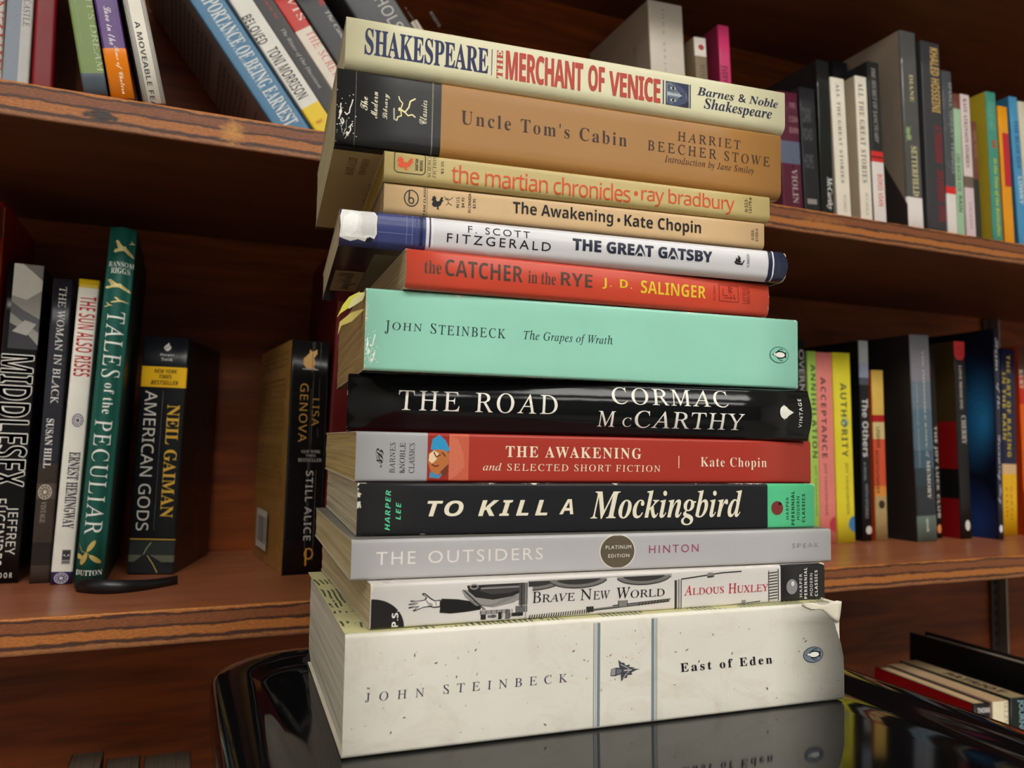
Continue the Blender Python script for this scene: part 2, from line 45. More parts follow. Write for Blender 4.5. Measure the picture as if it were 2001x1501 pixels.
{"base":[0.74612,0.573,1.10704],"yaw":0.0,"lean":-0.0205,"L":202.7,"t":16.53,"D":110,"bands":[],"items":[["a","emblem","shield:c0282c",None,None,[0.08,19.77,-0.05,15.78],90,0],["t","title_lettering","LOVE MEDICINE","rcb",[190,184,176],[24.87,70.41,6.03,9.76],0,1.0],["t","author_lettering","CHERRY","rcb",[190,184,176],[76.76,106.3,6.76,13.3],0,1.0],["a","emblem","dot:dcd8cc",None,None,[184.0,194.72,6.44,13.29],90,0]],"name":"paperback_book","label":"black spined paperback with red shield at the top and red and olive side cover","group":"books along the lower shelf","col":[28,26,26],"sideitems":2,"left":[148,16,20]},
{"base":[0.77578,0.557,1.10689],"yaw":0.0,"lean":0.0051,"L":216.3,"t":7.64,"D":134,"bands":[],"items":[["t","title_lettering","Stories","bscr",[196,194,200],[9.28,43.65,1.14,5.61],0,1.0],["t","title_lettering","of the","bscr",[186,184,200],[56.09,83.38,0.89,5.99],0,1.0],["t","title_lettering","Dreaming Boy","bscr",[190,188,204],[109.85,180.2,0.3,5.26],0,1.0],["a","emblem","dot:dfe2f0",None,None,[201.32,209.17,0.62,5.26],90,0]],"name":"paperback_book","label":"tall dark blue paperback with glowing blue side cover and white script spine","group":"books along the lower shelf","col":[40,42,58],"rough":0.2,"sideitems":3,"left":[20,24,44]},
{"base":[0.82062,0.579,1.10713],"yaw":0.0,"lean":0.0235,"L":200.3,"t":22.23,"D":113.5,"bands":[[124.49,[214,176,130]],[134.87,[232,178,22]]],"items":[["t","title_lettering","THE ART OF RACING","sb",[196,174,50],[6.98,116.77,7.66,13.34],0,1.2],["t","title_lettering","IN THE RAIN","sb",[196,174,50],[25.86,98.38,0.78,5.68],0,1.2],["t","author_lettering","GARTH","sr",[120,92,20],[147.96,183.22,11.03,14.26],0,1.3],["t","author_lettering","STEIN","sr",[120,92,20],[149.15,180.51,3.78,7.1],0,1.3]],"name":"paperback_book","label":"navy paperback with yellow capitals in two columns and a yellow foot","group":"books along the lower shelf","col":[26,28,62],"right":[160,60,20]},
{"base":[0.85939,0.577,1.10715],"yaw":0.0,"lean":-0.0155,"L":204.7,"t":35.87,"D":115.5,"bands":[[-0.56,[90,52,40]],[32.71,[190,40,20]],[63.58,[222,90,10]],[158.08,[190,40,16]],[174.62,[110,30,20]]],"items":[["t","author_lettering","KURT","rcb",[226,210,190],[26.01,47.03,0.3,6.04],0,1.0]],"name":"paperback_book","label":"orange and red paperback with yellow top edge at the right end of the lower shelf","group":"books along the lower shelf","col":[196,70,14],"page":[190,140,50],"left":[178,60,12]},
{"base":[-0.12117,0.585,1.3845],"yaw":0.0,"lean":-0.0155,"L":200.0,"t":11.99,"D":105,"bands":[],"items":[["t","title_lettering","ANZUIE","rc",[190,70,56],[91.23,150.96,4.34,11.69],0,1.0]],"name":"paperback_book","label":"white paperback with salmon red capitals at the left end of the upper shelf","group":"paperbacks and hardcovers along the upper shelf","col":[222,212,206]},
{"base":[-0.10829,0.585,1.38443],"yaw":0.0,"lean":0.0031,"L":210.0,"t":15.19,"D":105,"bands":[],"items":[["a","blue_band","halfv:a4aec0",None,None,[0.0,210.0,0.3,8.51],90,0],["t","title_lettering","CASTLE","rc",[60,58,64],[109.9,128.16,9.51,13.39],0,1.1]],"name":"paperback_book","label":"pale blue and white paperback with grey serif author name","group":"paperbacks and hardcovers along the upper shelf","col":[222,220,218]},
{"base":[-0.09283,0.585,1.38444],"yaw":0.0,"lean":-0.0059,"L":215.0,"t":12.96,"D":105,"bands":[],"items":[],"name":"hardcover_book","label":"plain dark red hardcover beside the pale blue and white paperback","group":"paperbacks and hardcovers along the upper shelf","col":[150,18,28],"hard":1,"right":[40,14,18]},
{"base":[-0.05003,0.475,1.38557],"yaw":0.0,"lean":-0.1929,"L":200.0,"t":12.1,"D":104,"bands":[[188.37,[82,92,104]]],"items":[["t","title_lettering","A MIDSUMMER NIGHT'S DREAM","rc",[176,186,150],[73.77,187.51,8.57,11.8],0,1.0],["t","author_lettering","WILLIAM SHAKESPEARE","rc",[156,168,130],[105.78,172.87,3.23,3.64],0,1.0]],"name":"paperback_book","label":"olive green paperback with a slate blue foot leaning left","group":"paperbacks and hardcovers along the upper shelf","col":[112,132,74]},
{"base":[-0.03673,0.475,1.38561],"yaw":0.0,"lean":-0.2003,"L":200.0,"t":12.12,"D":104,"bands":[[171.82,[232,128,16]]],"items":[["t","title_lettering","Love in the","bscr",[232,222,232],[148.44,170.09,4.09,7.6],0,1.0],["t","title_lettering","Time of Cholera","bscr",[248,226,190],[170.68,197.59,5.21,8.18],0,1.0]],"name":"paperback_book","label":"purple paperback turning orange at the foot with white handwritten title","group":"paperbacks and hardcovers along the upper shelf","col":[78,36,112],"rough":0.25},
{"base":[-0.02055,0.475,1.3857],"yaw":0.0,"lean":-0.2277,"L":205.0,"t":11.45,"D":104,"bands":[],"items":[["a","border_stripes","pinL:1c1a1a",None,None,[0.0,205.0,0.34,2.52],90,0],["a","border_stripes","pinR:1c1a1a",None,None,[0.0,205.0,8.93,11.1],90,0],["t","title_lettering","A MOVEABLE FEAST","sn",[30,26,28],[158.47,213.63,3.57,6.24],0,1.0]],"name":"paperback_book","label":"white paperback with black pinstripe borders and black decorative capitals","group":"paperbacks and hardcovers along the upper shelf","col":[224,218,206]},
{"base":[0.09305,0.584,1.39108],"yaw":0.0,"lean":-0.637,"L":205.0,"t":22.43,"D":106,"bands":[],"items":[["t","title_lettering","THE IMPORTANCE OF BEING EARNEST","rcb",[222,224,222],[33.79,158.34,6.79,18.45],0,1.0],["t","title_lettering","and FOUR OTHER PLAYS","rc",[170,198,212],[69.79,127.37,6.31,9.51],0,1.0]],"name":"paperback_book","label":"steel blue paperback leaning left with grey back cover of small print facing down","group":"paperbacks and hardcovers along the upper shelf","col":[70,122,160],"sideitems":4,"left":[150,142,144]},
{"base":[0.1211,0.584,1.38914],"yaw":0.0,"lean":-0.637,"L":203.0,"t":15.92,"D":106,"bands":[[131.96,[232,200,20]]],"items":[["t","title_lettering","BELOVED","sn",[60,54,54],[57.28,79.69,0.3,8.04],0,1.0],["t","author_lettering","TONI MORRISON","sn",[60,54,54],[84.79,125.33,1.93,11.14],0,1.0],["t","title_lettering","Oprah","sb",[214,120,30],[144.06,146.51,2.25,10.56],0,1.0]],"name":"paperback_book","label":"white paperback with tall narrow black capitals and yellow foot, leaning left","group":"paperbacks and hardcovers along the upper shelf","col":[224,222,214]},
{"base":[0.13883,0.584,1.38883],"yaw":0.0,"lean":-0.637,"L":200.0,"t":14.88,"D":106,"bands":[],"items":[["t","author_lettering","STEINBECK","sb",[184,60,44],[12.96,54.49,7.85,9.5],0,1.0],["t","title_lettering","The Winter of Our Discontent","it",[190,186,180],[62.07,110.85,5.27,9.3],0,1.0]],"name":"paperback_book","label":"dark charcoal paperback with red author name and grey italic title, leaning left","group":"paperbacks and hardcovers along the upper shelf","col":[50,48,50]},
{"base":[0.15644,0.584,1.38856],"yaw":0.0,"lean":-0.637,"L":190.0,"t":13.98,"D":106,"bands":[[-96.9,[196,44,38]],[47.49,None]],"items":[["t","author_lettering","C.S. LEWIS","rc",[236,222,206],[-21.58,41.51,8.09,13.68],0,1.1],["t","title_lettering","THE SCREWTAPE LETTERS","rc",[206,80,64],[50.92,139.48,6.54,13.26],0,1.2]],"name":"paperback_book","label":"red and cream paperback with large cream and red serif capitals, leaning left","group":"paperbacks and hardcovers along the upper shelf","col":[224,214,200]},
{"base":[0.17716,0.584,1.39015],"yaw":0.0,"lean":-0.637,"L":195.0,"t":19.3,"D":106,"bands":[],"items":[["t","author_lettering","CHAUCER","sb",[180,56,44],[0.3,32.8,14.09,19.0],0,1.0],["t","title_lettering","The Canterbury Tales","it",[208,206,200],[37.15,89.1,13.38,17.72],0,1.0]],"name":"paperback_book","label":"charcoal paperback with red author name and white script title, beside the red and cream one","group":"paperbacks and hardcovers along the upper shelf","col":[54,54,58]},
{"base":[0.2263,0.584,1.39579],"yaw":0.0,"lean":-0.637,"L":215.0,"t":38.28,"D":106,"bands":[],"items":[["t","author_lettering","NICHOLS","sl",[196,192,186],[20.53,67.31,21.23,31.67],0,1.0]],"name":"hardcover_book","label":"broad dark grey hardcover with thin white capitals, leaning left behind the top of the stack","group":"paperbacks and hardcovers along the upper shelf","col":[64,64,68],"hard":1},
{"base":[0.26253,0.586,1.38639],"yaw":0.0,"lean":-0.637,"L":178.0,"t":6.66,"D":105,"bands":[],"items":[["t","title_lettering","A HISTORY","sb",[84,70,66],[-12.28,8.84,2.46,3.85],0,1.0]],"name":"paperback_book","label":"narrow cream paperback with dark capitals rising behind the stack","group":"paperbacks and hardcovers along the upper shelf","col":[204,194,178]},
{"base":[0.28124,0.586,1.3889],"yaw":0.0,"lean":-0.637,"L":165.0,"t":15.1,"D":105,"bands":[],"items":[["t","title_lettering","WHITE","rc",[110,110,112],[-22.83,-9.0,6.51,9.24],0,1.0]],"name":"hardcover_book","label":"pale grey hardcover with faint lettering, rightmost of the leaning row behind the stack","group":"paperbacks and hardcovers along the upper shelf","col":[150,150,150],"hard":1},
{"base":[0.40021,0.583,1.38542],"yaw":0.0,"lean":-0.0554,"L":212.1,"t":36.6,"D":109.5,"bands":[],"items":[["t","author_lettering","JOHN STEINBECK","rc",[70,60,66],[5.67,92.1,14.27,16.04],0,1.7]],"name":"paperback_book","label":"thick cream paperback with black author capitals standing behind the top of the stack","group":"paperbacks and hardcovers along the upper shelf","col":[206,196,182],"sideitems":5,"left":[160,146,132]},
{"base":[0.43228,0.575,1.38483],"yaw":0.0,"lean":-0.0641,"L":183.3,"t":13.16,"D":105,"bands":[[-1.19,[222,214,204]],[17.33,None]],"items":[["a","badge","dot:a83034",None,None,[6.33,11.58,3.89,10.26],90,0],["t","title_lettering","RIVER","rc",[90,76,62],[24.68,50.06,4.89,9.89],0,1.0]],"name":"paperback_book","label":"slim olive brown paperback with white label and red dot at its head","group":"paperbacks and hardcovers along the upper shelf","col":[128,112,88]},
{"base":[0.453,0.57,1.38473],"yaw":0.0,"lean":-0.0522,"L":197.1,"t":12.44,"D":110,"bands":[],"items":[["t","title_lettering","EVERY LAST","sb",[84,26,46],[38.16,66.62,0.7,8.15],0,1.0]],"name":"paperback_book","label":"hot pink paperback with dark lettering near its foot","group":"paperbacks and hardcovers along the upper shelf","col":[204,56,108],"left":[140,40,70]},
{"base":[0.48666,0.53,1.38501],"yaw":0.0,"lean":-0.0542,"L":124.6,"t":22.24,"D":125,"bands":[[43.96,[92,98,120]],[64.01,None]],"items":[["t","title_lettering","THE","rcb",[150,110,120],[9.08,13.62,11.87,19.6],90,1.0],["t","title_lettering","CLEAN","rcb",[160,118,124],[21.1,26.34,11.05,21.03],90,1.0],["t","title_lettering","HANDS","rcb",[160,118,124],[31.18,36.4,10.93,21.49],90,1.0],["t","title_lettering","VIOLIN","rcb",[170,150,148],[68.6,98.95,10.66,17.14],0,1.0]],"name":"paperback_book","label":"maroon paperback with grey blue picture band and pale lettering beside the topmost stacked book","group":"paperbacks and hardcovers along the upper shelf","col":[84,30,50],"rough":0.3},
{"base":[0.50845,0.53,1.38485],"yaw":0.0,"lean":-0.0488,"L":132.6,"t":18.15,"D":125,"bands":[],"items":[["t","title_lettering","DARK","sr",[90,90,94],[18.49,31.17,2.87,12.57],90,1.0],["t","title_lettering","ROAD","sr",[90,90,94],[37.06,47.4,2.25,12.68],90,1.0],["t","title_lettering","HOME","sr",[90,90,94],[60.13,72.89,1.92,12.17],90,1.0],["a","rule","bar:8c8684",None,None,[100.38,104.95,3.07,13.87],0,0]],"name":"paperback_book","label":"black paperback with faint grey slanted lettering, between the maroon and the glossy black one","group":"paperbacks and hardcovers along the upper shelf","col":[32,32,36]},
{"base":[0.52557,0.53,1.38463],"yaw":0.0,"lean":-0.0294,"L":161.6,"t":14.92,"D":128,"bands":[],"items":[["t","author_lettering","McCarthy","bi",[214,212,206],[106.46,135.9,5.61,13.13],0,1.0]],"name":"paperback_book","label":"glossy black paperback with white author lettering running down to its foot","group":"paperbacks and hardcovers along the upper shelf","col":[30,32,32],"rough":0.15},
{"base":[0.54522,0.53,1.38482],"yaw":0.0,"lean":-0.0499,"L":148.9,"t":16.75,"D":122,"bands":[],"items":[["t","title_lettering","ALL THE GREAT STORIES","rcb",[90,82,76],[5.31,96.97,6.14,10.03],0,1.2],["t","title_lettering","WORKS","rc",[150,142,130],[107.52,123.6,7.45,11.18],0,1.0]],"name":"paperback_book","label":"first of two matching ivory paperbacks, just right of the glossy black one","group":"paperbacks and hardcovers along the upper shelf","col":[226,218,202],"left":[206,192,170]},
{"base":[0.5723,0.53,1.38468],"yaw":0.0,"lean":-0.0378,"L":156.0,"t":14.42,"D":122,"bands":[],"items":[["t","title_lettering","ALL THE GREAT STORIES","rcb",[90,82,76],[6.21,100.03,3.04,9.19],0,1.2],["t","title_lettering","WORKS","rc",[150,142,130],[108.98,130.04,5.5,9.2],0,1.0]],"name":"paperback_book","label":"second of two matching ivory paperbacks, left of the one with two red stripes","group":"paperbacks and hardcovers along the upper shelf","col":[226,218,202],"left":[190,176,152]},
{"base":[0.60676,0.585,1.38488],"yaw":0.0,"lean":-0.0468,"L":201.2,"t":20.34,"D":105,"bands":[],"items":[],"name":"paperback_book","label":"black paperback behind the two ivory ones with only its top showing","group":"paperbacks and hardcovers along the upper shelf","col":[30,30,34],"right":[180,172,164]},
{"base":[0.58703,0.528,1.38472],"yaw":0.0,"lean":-0.042,"L":171.5,"t":14.84,"D":122,"bands":[[84.56,[200,44,40]],[89.38,[40,24,24]],[90.82,[200,44,40]],[94.67,[222,214,210]]],"items":[["t","title_lettering","THE SECRET OF SANCTUARY","it",[176,172,166],[5.58,76.63,4.47,9.24],0,1.0],["t","author_lettering","BORIS VIAN","sb",[206,104,92],[105.92,135.99,5.35,11.57],0,1.0]],"name":"paperback_book","label":"black and white paperback with two red stripes across its spine","group":"paperbacks and hardcovers along the upper shelf","col":[36,38,38]},
{"base":[0.63051,0.527,1.38474],"yaw":0.0,"lean":-0.0316,"L":210.0,"t":21.05,"D":140,"bands":[[160.65,[226,220,216]]],"items":[["a","emblem","leafmark:8aa06e",None,None,[92.54,107.69,1.12,9.47],90,0],["t","author_lettering","DIANE","rcb",[196,180,130],[41.7,68.31,9.56,14.6],0,1.0],["t","author_lettering","SETTERFIELD","rcb",[206,196,150],[111.34,159.15,7.91,15.58],0,1.0]],"name":"hardcover_book","label":"tallest hardcover on the upper shelf, plastic jacketed, with a white label at its foot","group":"paperbacks and hardcovers along the upper shelf","col":[84,84,82],"hard":1,"rough":0.1,"sideitems":6,"left":[150,134,120]},
{"base":[0.65626,0.525,1.38475],"yaw":0.0,"lean":-0.0268,"L":204.2,"t":25.36,"D":128,"bands":[],"items":[["t","author_lettering","KHALED HOSSEINI","sb",[196,160,90],[4.75,68.62,11.64,22.91],0,1.0],["t","title_lettering","A THOUSAND","sb",[140,34,46],[81.62,117.83,13.17,23.33],0,1.0],["t","title_lettering","SPLENDID","sb",[140,34,46],[124.97,155.29,13.96,23.07],0,1.0],["t","title_lettering","SUNS","sb",[140,34,46],[159.15,174.59,14.6,23.93],0,1.0]],"name":"paperback_book","label":"dark grey paperback with gold author capitals and dark red title","group":"paperbacks and hardcovers along the upper shelf","col":[58,58,62]},
{"base":[0.67628,0.525,1.38455],"yaw":0.0,"lean":-0.0214,"L":180.1,"t":13.27,"D":125,"bands":[[114.47,[214,44,44]],[121.49,[222,216,212]]],"items":[["t","title_lettering","SMALL GREAT THINGS","sr",[160,160,164],[10.41,101.2,8.47,12.33],0,1.0]],"name":"paperback_book","label":"dark grey paperback with red band and white foot, right of the gold lettered one","group":"paperbacks and hardcovers along the upper shelf","col":[76,80,84],"rough":0.25},
{"base":[0.68792,0.525,1.38447],"yaw":0.0,"lean":-0.0135,"L":159.9,"t":9.86,"D":118,"bands":[[-1.28,[112,66,54]],[15.13,None]],"items":[["t","title_lettering","LIKE WATER FOR","sb",[88,110,88],[60.1,97.3,0.81,6.66],0,1.0],["t","title_lettering","RAIN","sb",[70,90,72],[101.37,117.43,2.22,7.03],0,1.0]],"name":"paperback_book","label":"mint green paperback with brown head and dark capitals","group":"paperbacks and hardcovers along the upper shelf","col":[156,190,156]},
{"base":[0.7025,0.525,1.38462],"yaw":0.0,"lean":-0.0327,"L":161.2,"t":12.86,"D":118,"bands":[[81.86,[110,92,82]],[93.04,[212,190,196]]],"items":[["t","author_lettering","KATE ATKINSON STORIES","rcb",[90,66,66],[4.14,73.03,2.89,7.98],0,1.0],["t","title_lettering","ENCHANT","rc",[120,96,100],[107.47,133.9,4.07,7.87],0,1.0]],"name":"paperback_book","label":"pale pink paperback with tiny dark capitals and a grey square label","group":"paperbacks and hardcovers along the upper shelf","col":[214,196,194]},
{"base":[0.7206,0.53,1.38455],"yaw":0.0,"lean":-0.0386,"L":139.4,"t":7.67,"D":108,"bands":[[58.51,[50,48,40]]],"items":[["t","title_lettering","THE ROSE","rc",[176,130,110],[9.5,37.56,2.72,6.35],0,1.0]],"name":"paperback_book","label":"slim brown paperback between the pale pink and the yellow and teal ones","group":"paperbacks and hardcovers along the upper shelf","col":[112,66,54]},
{"base":[0.73989,0.525,1.38464],"yaw":0.0,"lean":-0.0328,"L":170.7,"t":14.29,"D":128,"bands":[],"items":[["t","author_lettering","JULIA ALVAREZ","rcb",[120,176,150],[10.2,38.82,2.08,10.32],0,1.0],["t","title_lettering","In the Time of the Butterflies","sbi",[196,196,50],[67.17,146.07,4.45,11.03],0,1.0],["a","emblem","leafmark:b04c2c",None,None,[48.47,58.03,4.38,11.09],90,0]],"name":"paperback_book","label":"teal spined paperback with yellow handwritten title and mustard yellow side cover","group":"paperbacks and hardcovers along the upper shelf","col":[66,142,124],"left":[196,174,52]},
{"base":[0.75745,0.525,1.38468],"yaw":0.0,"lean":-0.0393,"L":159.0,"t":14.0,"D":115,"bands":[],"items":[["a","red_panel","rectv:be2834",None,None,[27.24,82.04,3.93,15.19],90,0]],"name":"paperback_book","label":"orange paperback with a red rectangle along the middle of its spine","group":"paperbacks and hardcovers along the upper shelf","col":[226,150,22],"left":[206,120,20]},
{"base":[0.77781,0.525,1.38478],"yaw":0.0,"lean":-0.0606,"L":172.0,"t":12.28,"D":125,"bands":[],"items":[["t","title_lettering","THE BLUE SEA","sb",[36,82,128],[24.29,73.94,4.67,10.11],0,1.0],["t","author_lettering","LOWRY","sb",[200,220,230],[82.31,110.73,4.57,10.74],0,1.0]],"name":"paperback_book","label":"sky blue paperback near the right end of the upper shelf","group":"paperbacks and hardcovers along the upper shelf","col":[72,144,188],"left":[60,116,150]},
{"base":[0.79693,0.525,1.38513],"yaw":0.0,"lean":-0.0604,"L":169.5,"t":24.0,"D":125,"bands":[],"items":[],"name":"paperback_book","label":"cream paperback at the right edge of the upper shelf","group":"paperbacks and hardcovers along the upper shelf","col":[206,198,176]},
{"base":[0.6124,0.46417,0.78019],"yaw":-0.1047,"lean":0.0207,"L":210.0,"t":18.02,"D":112,"bands":[],"items":[["t","author_lettering","THOMAS","sb",[224,220,216],[3.02,7.19,3.56,18.46],90,1.0]],"name":"hardcover_book","label":"red hardcover with black spine in the bottom bay right of the side table","group":"books in the bottom bay","col":[22,20,22],"page":[214,184,140],"hard":1,"top":1,"left":[150,10,16],"right":[140,14,20],"pin":0.0008},
{"base":[0.64587,0.47212,0.78017],"yaw":-0.0873,"lean":0.0195,"L":206.0,"t":17.43,"D":118,"bands":[],"items":[["t","author_lettering","SELZNICK","rc",[96,84,70],[0.75,29.65,12.03,15.97],0,1.0]],"name":"paperback_book","label":"cream and pink paperback between the red hardcover and the stamped one in the bottom bay","group":"books in the bottom bay","col":[222,206,176],"page":[206,172,130],"left":[216,176,160]},
{"base":[0.67692,0.47809,0.78024],"yaw":-0.0698,"lean":0.0231,"L":204.0,"t":20.8,"D":122,"bands":[],"items":[["t","title_lettering","JOURNEY","sr",[150,190,200],[2.02,33.62,7.84,15.58],0,1.0]],"name":"paperback_book","label":"black spined paperback with lettering stamped on its page edges in the bottom bay","group":"books in the bottom bay","col":[20,26,24],"page":[168,146,110],"sideitems":7},
{"base":[0.72786,0.49006,0.78047],"yaw":-0.0349,"lean":0.0386,"L":221.0,"t":24.47,"D":140,"bands":[],"items":[],"name":"hardcover_book","label":"tall black hardcover with faint grey portrait on its cover behind the stamped paperback","group":"books in the bottom bay","col":[18,17,18],"page":[150,132,116],"hard":1,"sideitems":8,"left":[16,15,15]},
{"base":[-0.04422,0.475,0.78007],"yaw":0.0,"lean":-0.0073,"L":218.0,"t":18.25,"D":108,"bands":[],"items":[],"name":"paperback_book","label":"shadowed paperback under the lower shelf, leftmost of the book tops at the bottom edge","group":"books in the bottom bay","col":[30,24,20],"page":[120,104,88]},
{"base":[-0.02396,0.475,0.78004],"yaw":0.0,"lean":-0.0037,"L":214.0,"t":19.45,"D":104,"bands":[],"items":[],"name":"paperback_book","label":"shadowed paperback under the lower shelf, middle of the book tops at the bottom edge","group":"books in the bottom bay","col":[34,26,22],"page":[112,98,84]},
{"base":[3e-05,0.475,0.78008],"yaw":0.0,"lean":0.0056,"L":212.0,"t":27.71,"D":106,"bands":[],"items":[],"name":"paperback_book","label":"shadowed paperback under the lower shelf, rightmost of the book tops near the side table","group":"books in the bottom bay","col":[40,32,34],"page":[112,98,84]}]

FLAGS = [[[[-1.7,32.08],[-4.46,30.63],[-5.64,29.93],[-7.92,26.69],[-9.93,21.66],[-8.6,23.38],[-6.08,25.19],[-3.94,26.98],[-1.17,28.41]],0.0072,[206,204,70]],[[[0.73,31.85],[-1.68,31.46],[-4.41,29.0],[-6.09,25.59],[-5.47,25.02],[-3.12,26.62],[-0.57,28.45]],0.0064,[212,206,150]],[[[0.94,25.67],[-4.24,24.08],[-8.69,20.11],[-9.29,14.78],[-8.04,18.52],[-4.11,20.2]],0.0085,[196,182,96]]]
RIBBON = [[-0.05337,0.53963,0.0],[-0.02878,0.52645,0.0],[0.00236,0.54777,0.0]]

# ------------------------------------------------------------------ camera, world, exposure
EYE = Vector((0, 0, 1.2))
cam = bpy.data.cameras.new('camera')
cam.sensor_fit = 'HORIZONTAL'
cam.sensor_width = 36.0
cam.lens = META['f'] / 2001 * 36.0
cam.clip_start = 0.01
co = bpy.data.objects.new('camera', cam)
COL.objects.link(co)
a, tl, ro = META['yaw'], META['tilt'], META['roll']
fw = Vector((sin(a) * cos(tl), cos(a) * cos(tl), sin(tl)))
r0 = Vector((cos(a), -sin(a), 0))
u0 = r0.cross(fw)
rx = r0 * cos(ro) + u0 * sin(ro)
ux = -r0 * sin(ro) + u0 * cos(ro)
co.matrix_world = Matrix(((rx.x, ux.x, -fw.x, EYE.x), (rx.y, ux.y, -fw.y, EYE.y), (rx.z, ux.z, -fw.z, EYE.z), (0, 0, 0, 1)))
cam.dof.use_dof = True
cam.dof.focus_distance = 0.345
cam.dof.aperture_fstop = 13.5
sc.camera = co

world = bpy.data.worlds.new('world')
sc.world = world
world.use_nodes = True
world.node_tree.nodes['Background'].inputs[0].default_value = (0.9, 0.95, 1.0, 1)
world.node_tree.nodes['Background'].inputs[1].default_value = 0.02
sc.view_settings.view_transform = 'Standard'
sc.view_settings.look = 'None'
sc.view_settings.gamma = 1.0
sc.view_settings.use_curve_mapping = False
sc.view_settings.exposure = 0.55
LAMP = 9.0            # strength of the ceiling diffusers
LAMP_COL = (1.0, 0.98, 0.925)


# ------------------------------------------------------------------ materials
def lin(c):
    return tuple(((v / 255) / 12.92 if v / 255 <= 0.04045 else (((v / 255) + 0.055) / 1.055) ** 2.4) for v in c) + (1.0,)


def hx(s):
    return (int(s[0:2], 16), int(s[2:4], 16), int(s[4:6], 16))


MATS = {}


class G:
    """small helper around a node tree"""

    def __init__(self, name):
        self.m = bpy.data.materials.new(name)
        self.m.use_nodes = True
        self.t = self.m.node_tree
        self.b = self.t.nodes['Principled BSDF']

    def n(self, typ, **k):
        nd = self.t.nodes.new(typ)
        for q, v in k.items():
            setattr(nd, q, v)
        return nd

    def l(self, a, b):
        self.t.links.new(a, b)

    def math(self, op, a, b=0.0, c=0.0, clamp=False):
        nd = self.n('ShaderNodeMath', operation=op, use_clamp=clamp)
        for i, v in enumerate((a, b, c)):
            if hasattr(v, 'is_output'):
                self.l(v, nd.inputs[i])
            else:
                nd.inputs[i].default_value = v
        return nd.outputs[0]

    def mix(self, fac, a, b, mode='MIX'):
        nd = self.n('ShaderNodeMix', data_type='RGBA', blend_type=mode)
        for i, v in ((0, fac), (6, a), (7, b)):
            if hasattr(v, 'is_output'):
                self.l(v, nd.inputs[i])
            else:
                nd.inputs[i].default_value = v
        return nd.outputs[2]

    def coord(self, scale=(1, 1, 1), rot=(0, 0, 0)):
        tc = self.n('ShaderNodeTexCoord')
        mp = self.n('ShaderNodeMapping')
        mp.inputs['Scale'].default_value = scale
        mp.inputs['Rotation'].default_value = rot
        self.l(tc.outputs['Object'], mp.inputs[0])
        return mp.outputs[0]

    def noise(self, scale, vec=None, detail=3.0, rough=0.55, dist=0.0):
        nd = self.n('ShaderNodeTexNoise')
        nd.inputs['Scale'].default_value = scale
        nd.inputs['Detail'].default_value = detail
        nd.inputs['Roughness'].default_value = rough
        nd.inputs['Distortion'].default_value = dist
        self.l(vec if vec is not None else self.coord(), nd.inputs['Vector'])
        return nd.outputs[0]

    def ramp(self, fac, stops, interp='LINEAR'):
        nd = self.n('ShaderNodeValToRGB')
        cr = nd.color_ramp
        cr.interpolation = interp
        while len(cr.elements) < len(stops):
            cr.elements.new(0.5)
        for e, (p, c) in zip(cr.elements, stops):
            e.position = p
            e.color = c
        self.l(fac, nd.inputs[0])
        return nd.outputs[0]

    def bump(self, h, strength=0.2, dist=0.001):
        nd = self.n('ShaderNodeBump')
        nd.inputs['Strength'].default_value = strength
        nd.inputs['Distance'].default_value = dist
        self.l(h, nd.inputs['Height'])
        self.l(nd.outputs[0], self.b.inputs['Normal'])

    def set(self, col=None, rough=None, spec=None):
        if col is not None:
            if hasattr(col, 'is_output'):
                self.l(col, self.b.inputs['Base Color'])
            else:
                self.b.inputs['Base Color'].default_value = col
        if rough is not None:
            if hasattr(rough, 'is_output'):
                self.l(rough, self.b.inputs['Roughness'])
            else:
                self.b.inputs['Roughness'].default_value = rough
        if spec is not None:
            self.b.inputs['Specular IOR Level'].default_value = spec
        return self.m


def ink(col, rough=0.45):
    """printed ink: flat colour with a faint mottling"""
    k = ('ink', tuple(col), rough)
    if k not in MATS:
        g = G('ink')
        c = lin(col)
        nz = g.noise(900.0, detail=1)
        c2 = g.mix(nz, tuple(v * 0.9 for v in c[:3]) + (1,), tuple(min(1, v * 1.08) for v in c[:3]) + (1,))
        MATS[k] = g.set(c2, rough, 0.25)
    return MATS[k]


def paper_cover(col, rough=0.4, var=0.12):
    """laminated or matt card of a book cover"""
    k = ('card', tuple(col), rough)
    if k not in MATS:
        g = G('cover_card')
        c = lin(col)
        v = g.coord((1, 1, 1))
        nz = g.noise(60.0, v, 4)
        fine = g.noise(1400.0, v, 1)
        c2 = g.mix(nz, tuple(q * (1 - var) for q in c[:3]) + (1,), tuple(min(1, q * (1 + var)) for q in c[:3]) + (1,))
        g.bump(g.math('ADD', g.math('MULTIPLY', nz, 0.8), g.math('MULTIPLY', fine, 0.12)), 0.10, 0.0008)
        rr = g.math('MULTIPLY_ADD', nz, 0.2, rough - 0.1)
        MATS[k] = g.set(c2, rr, 0.32)
    return MATS[k]


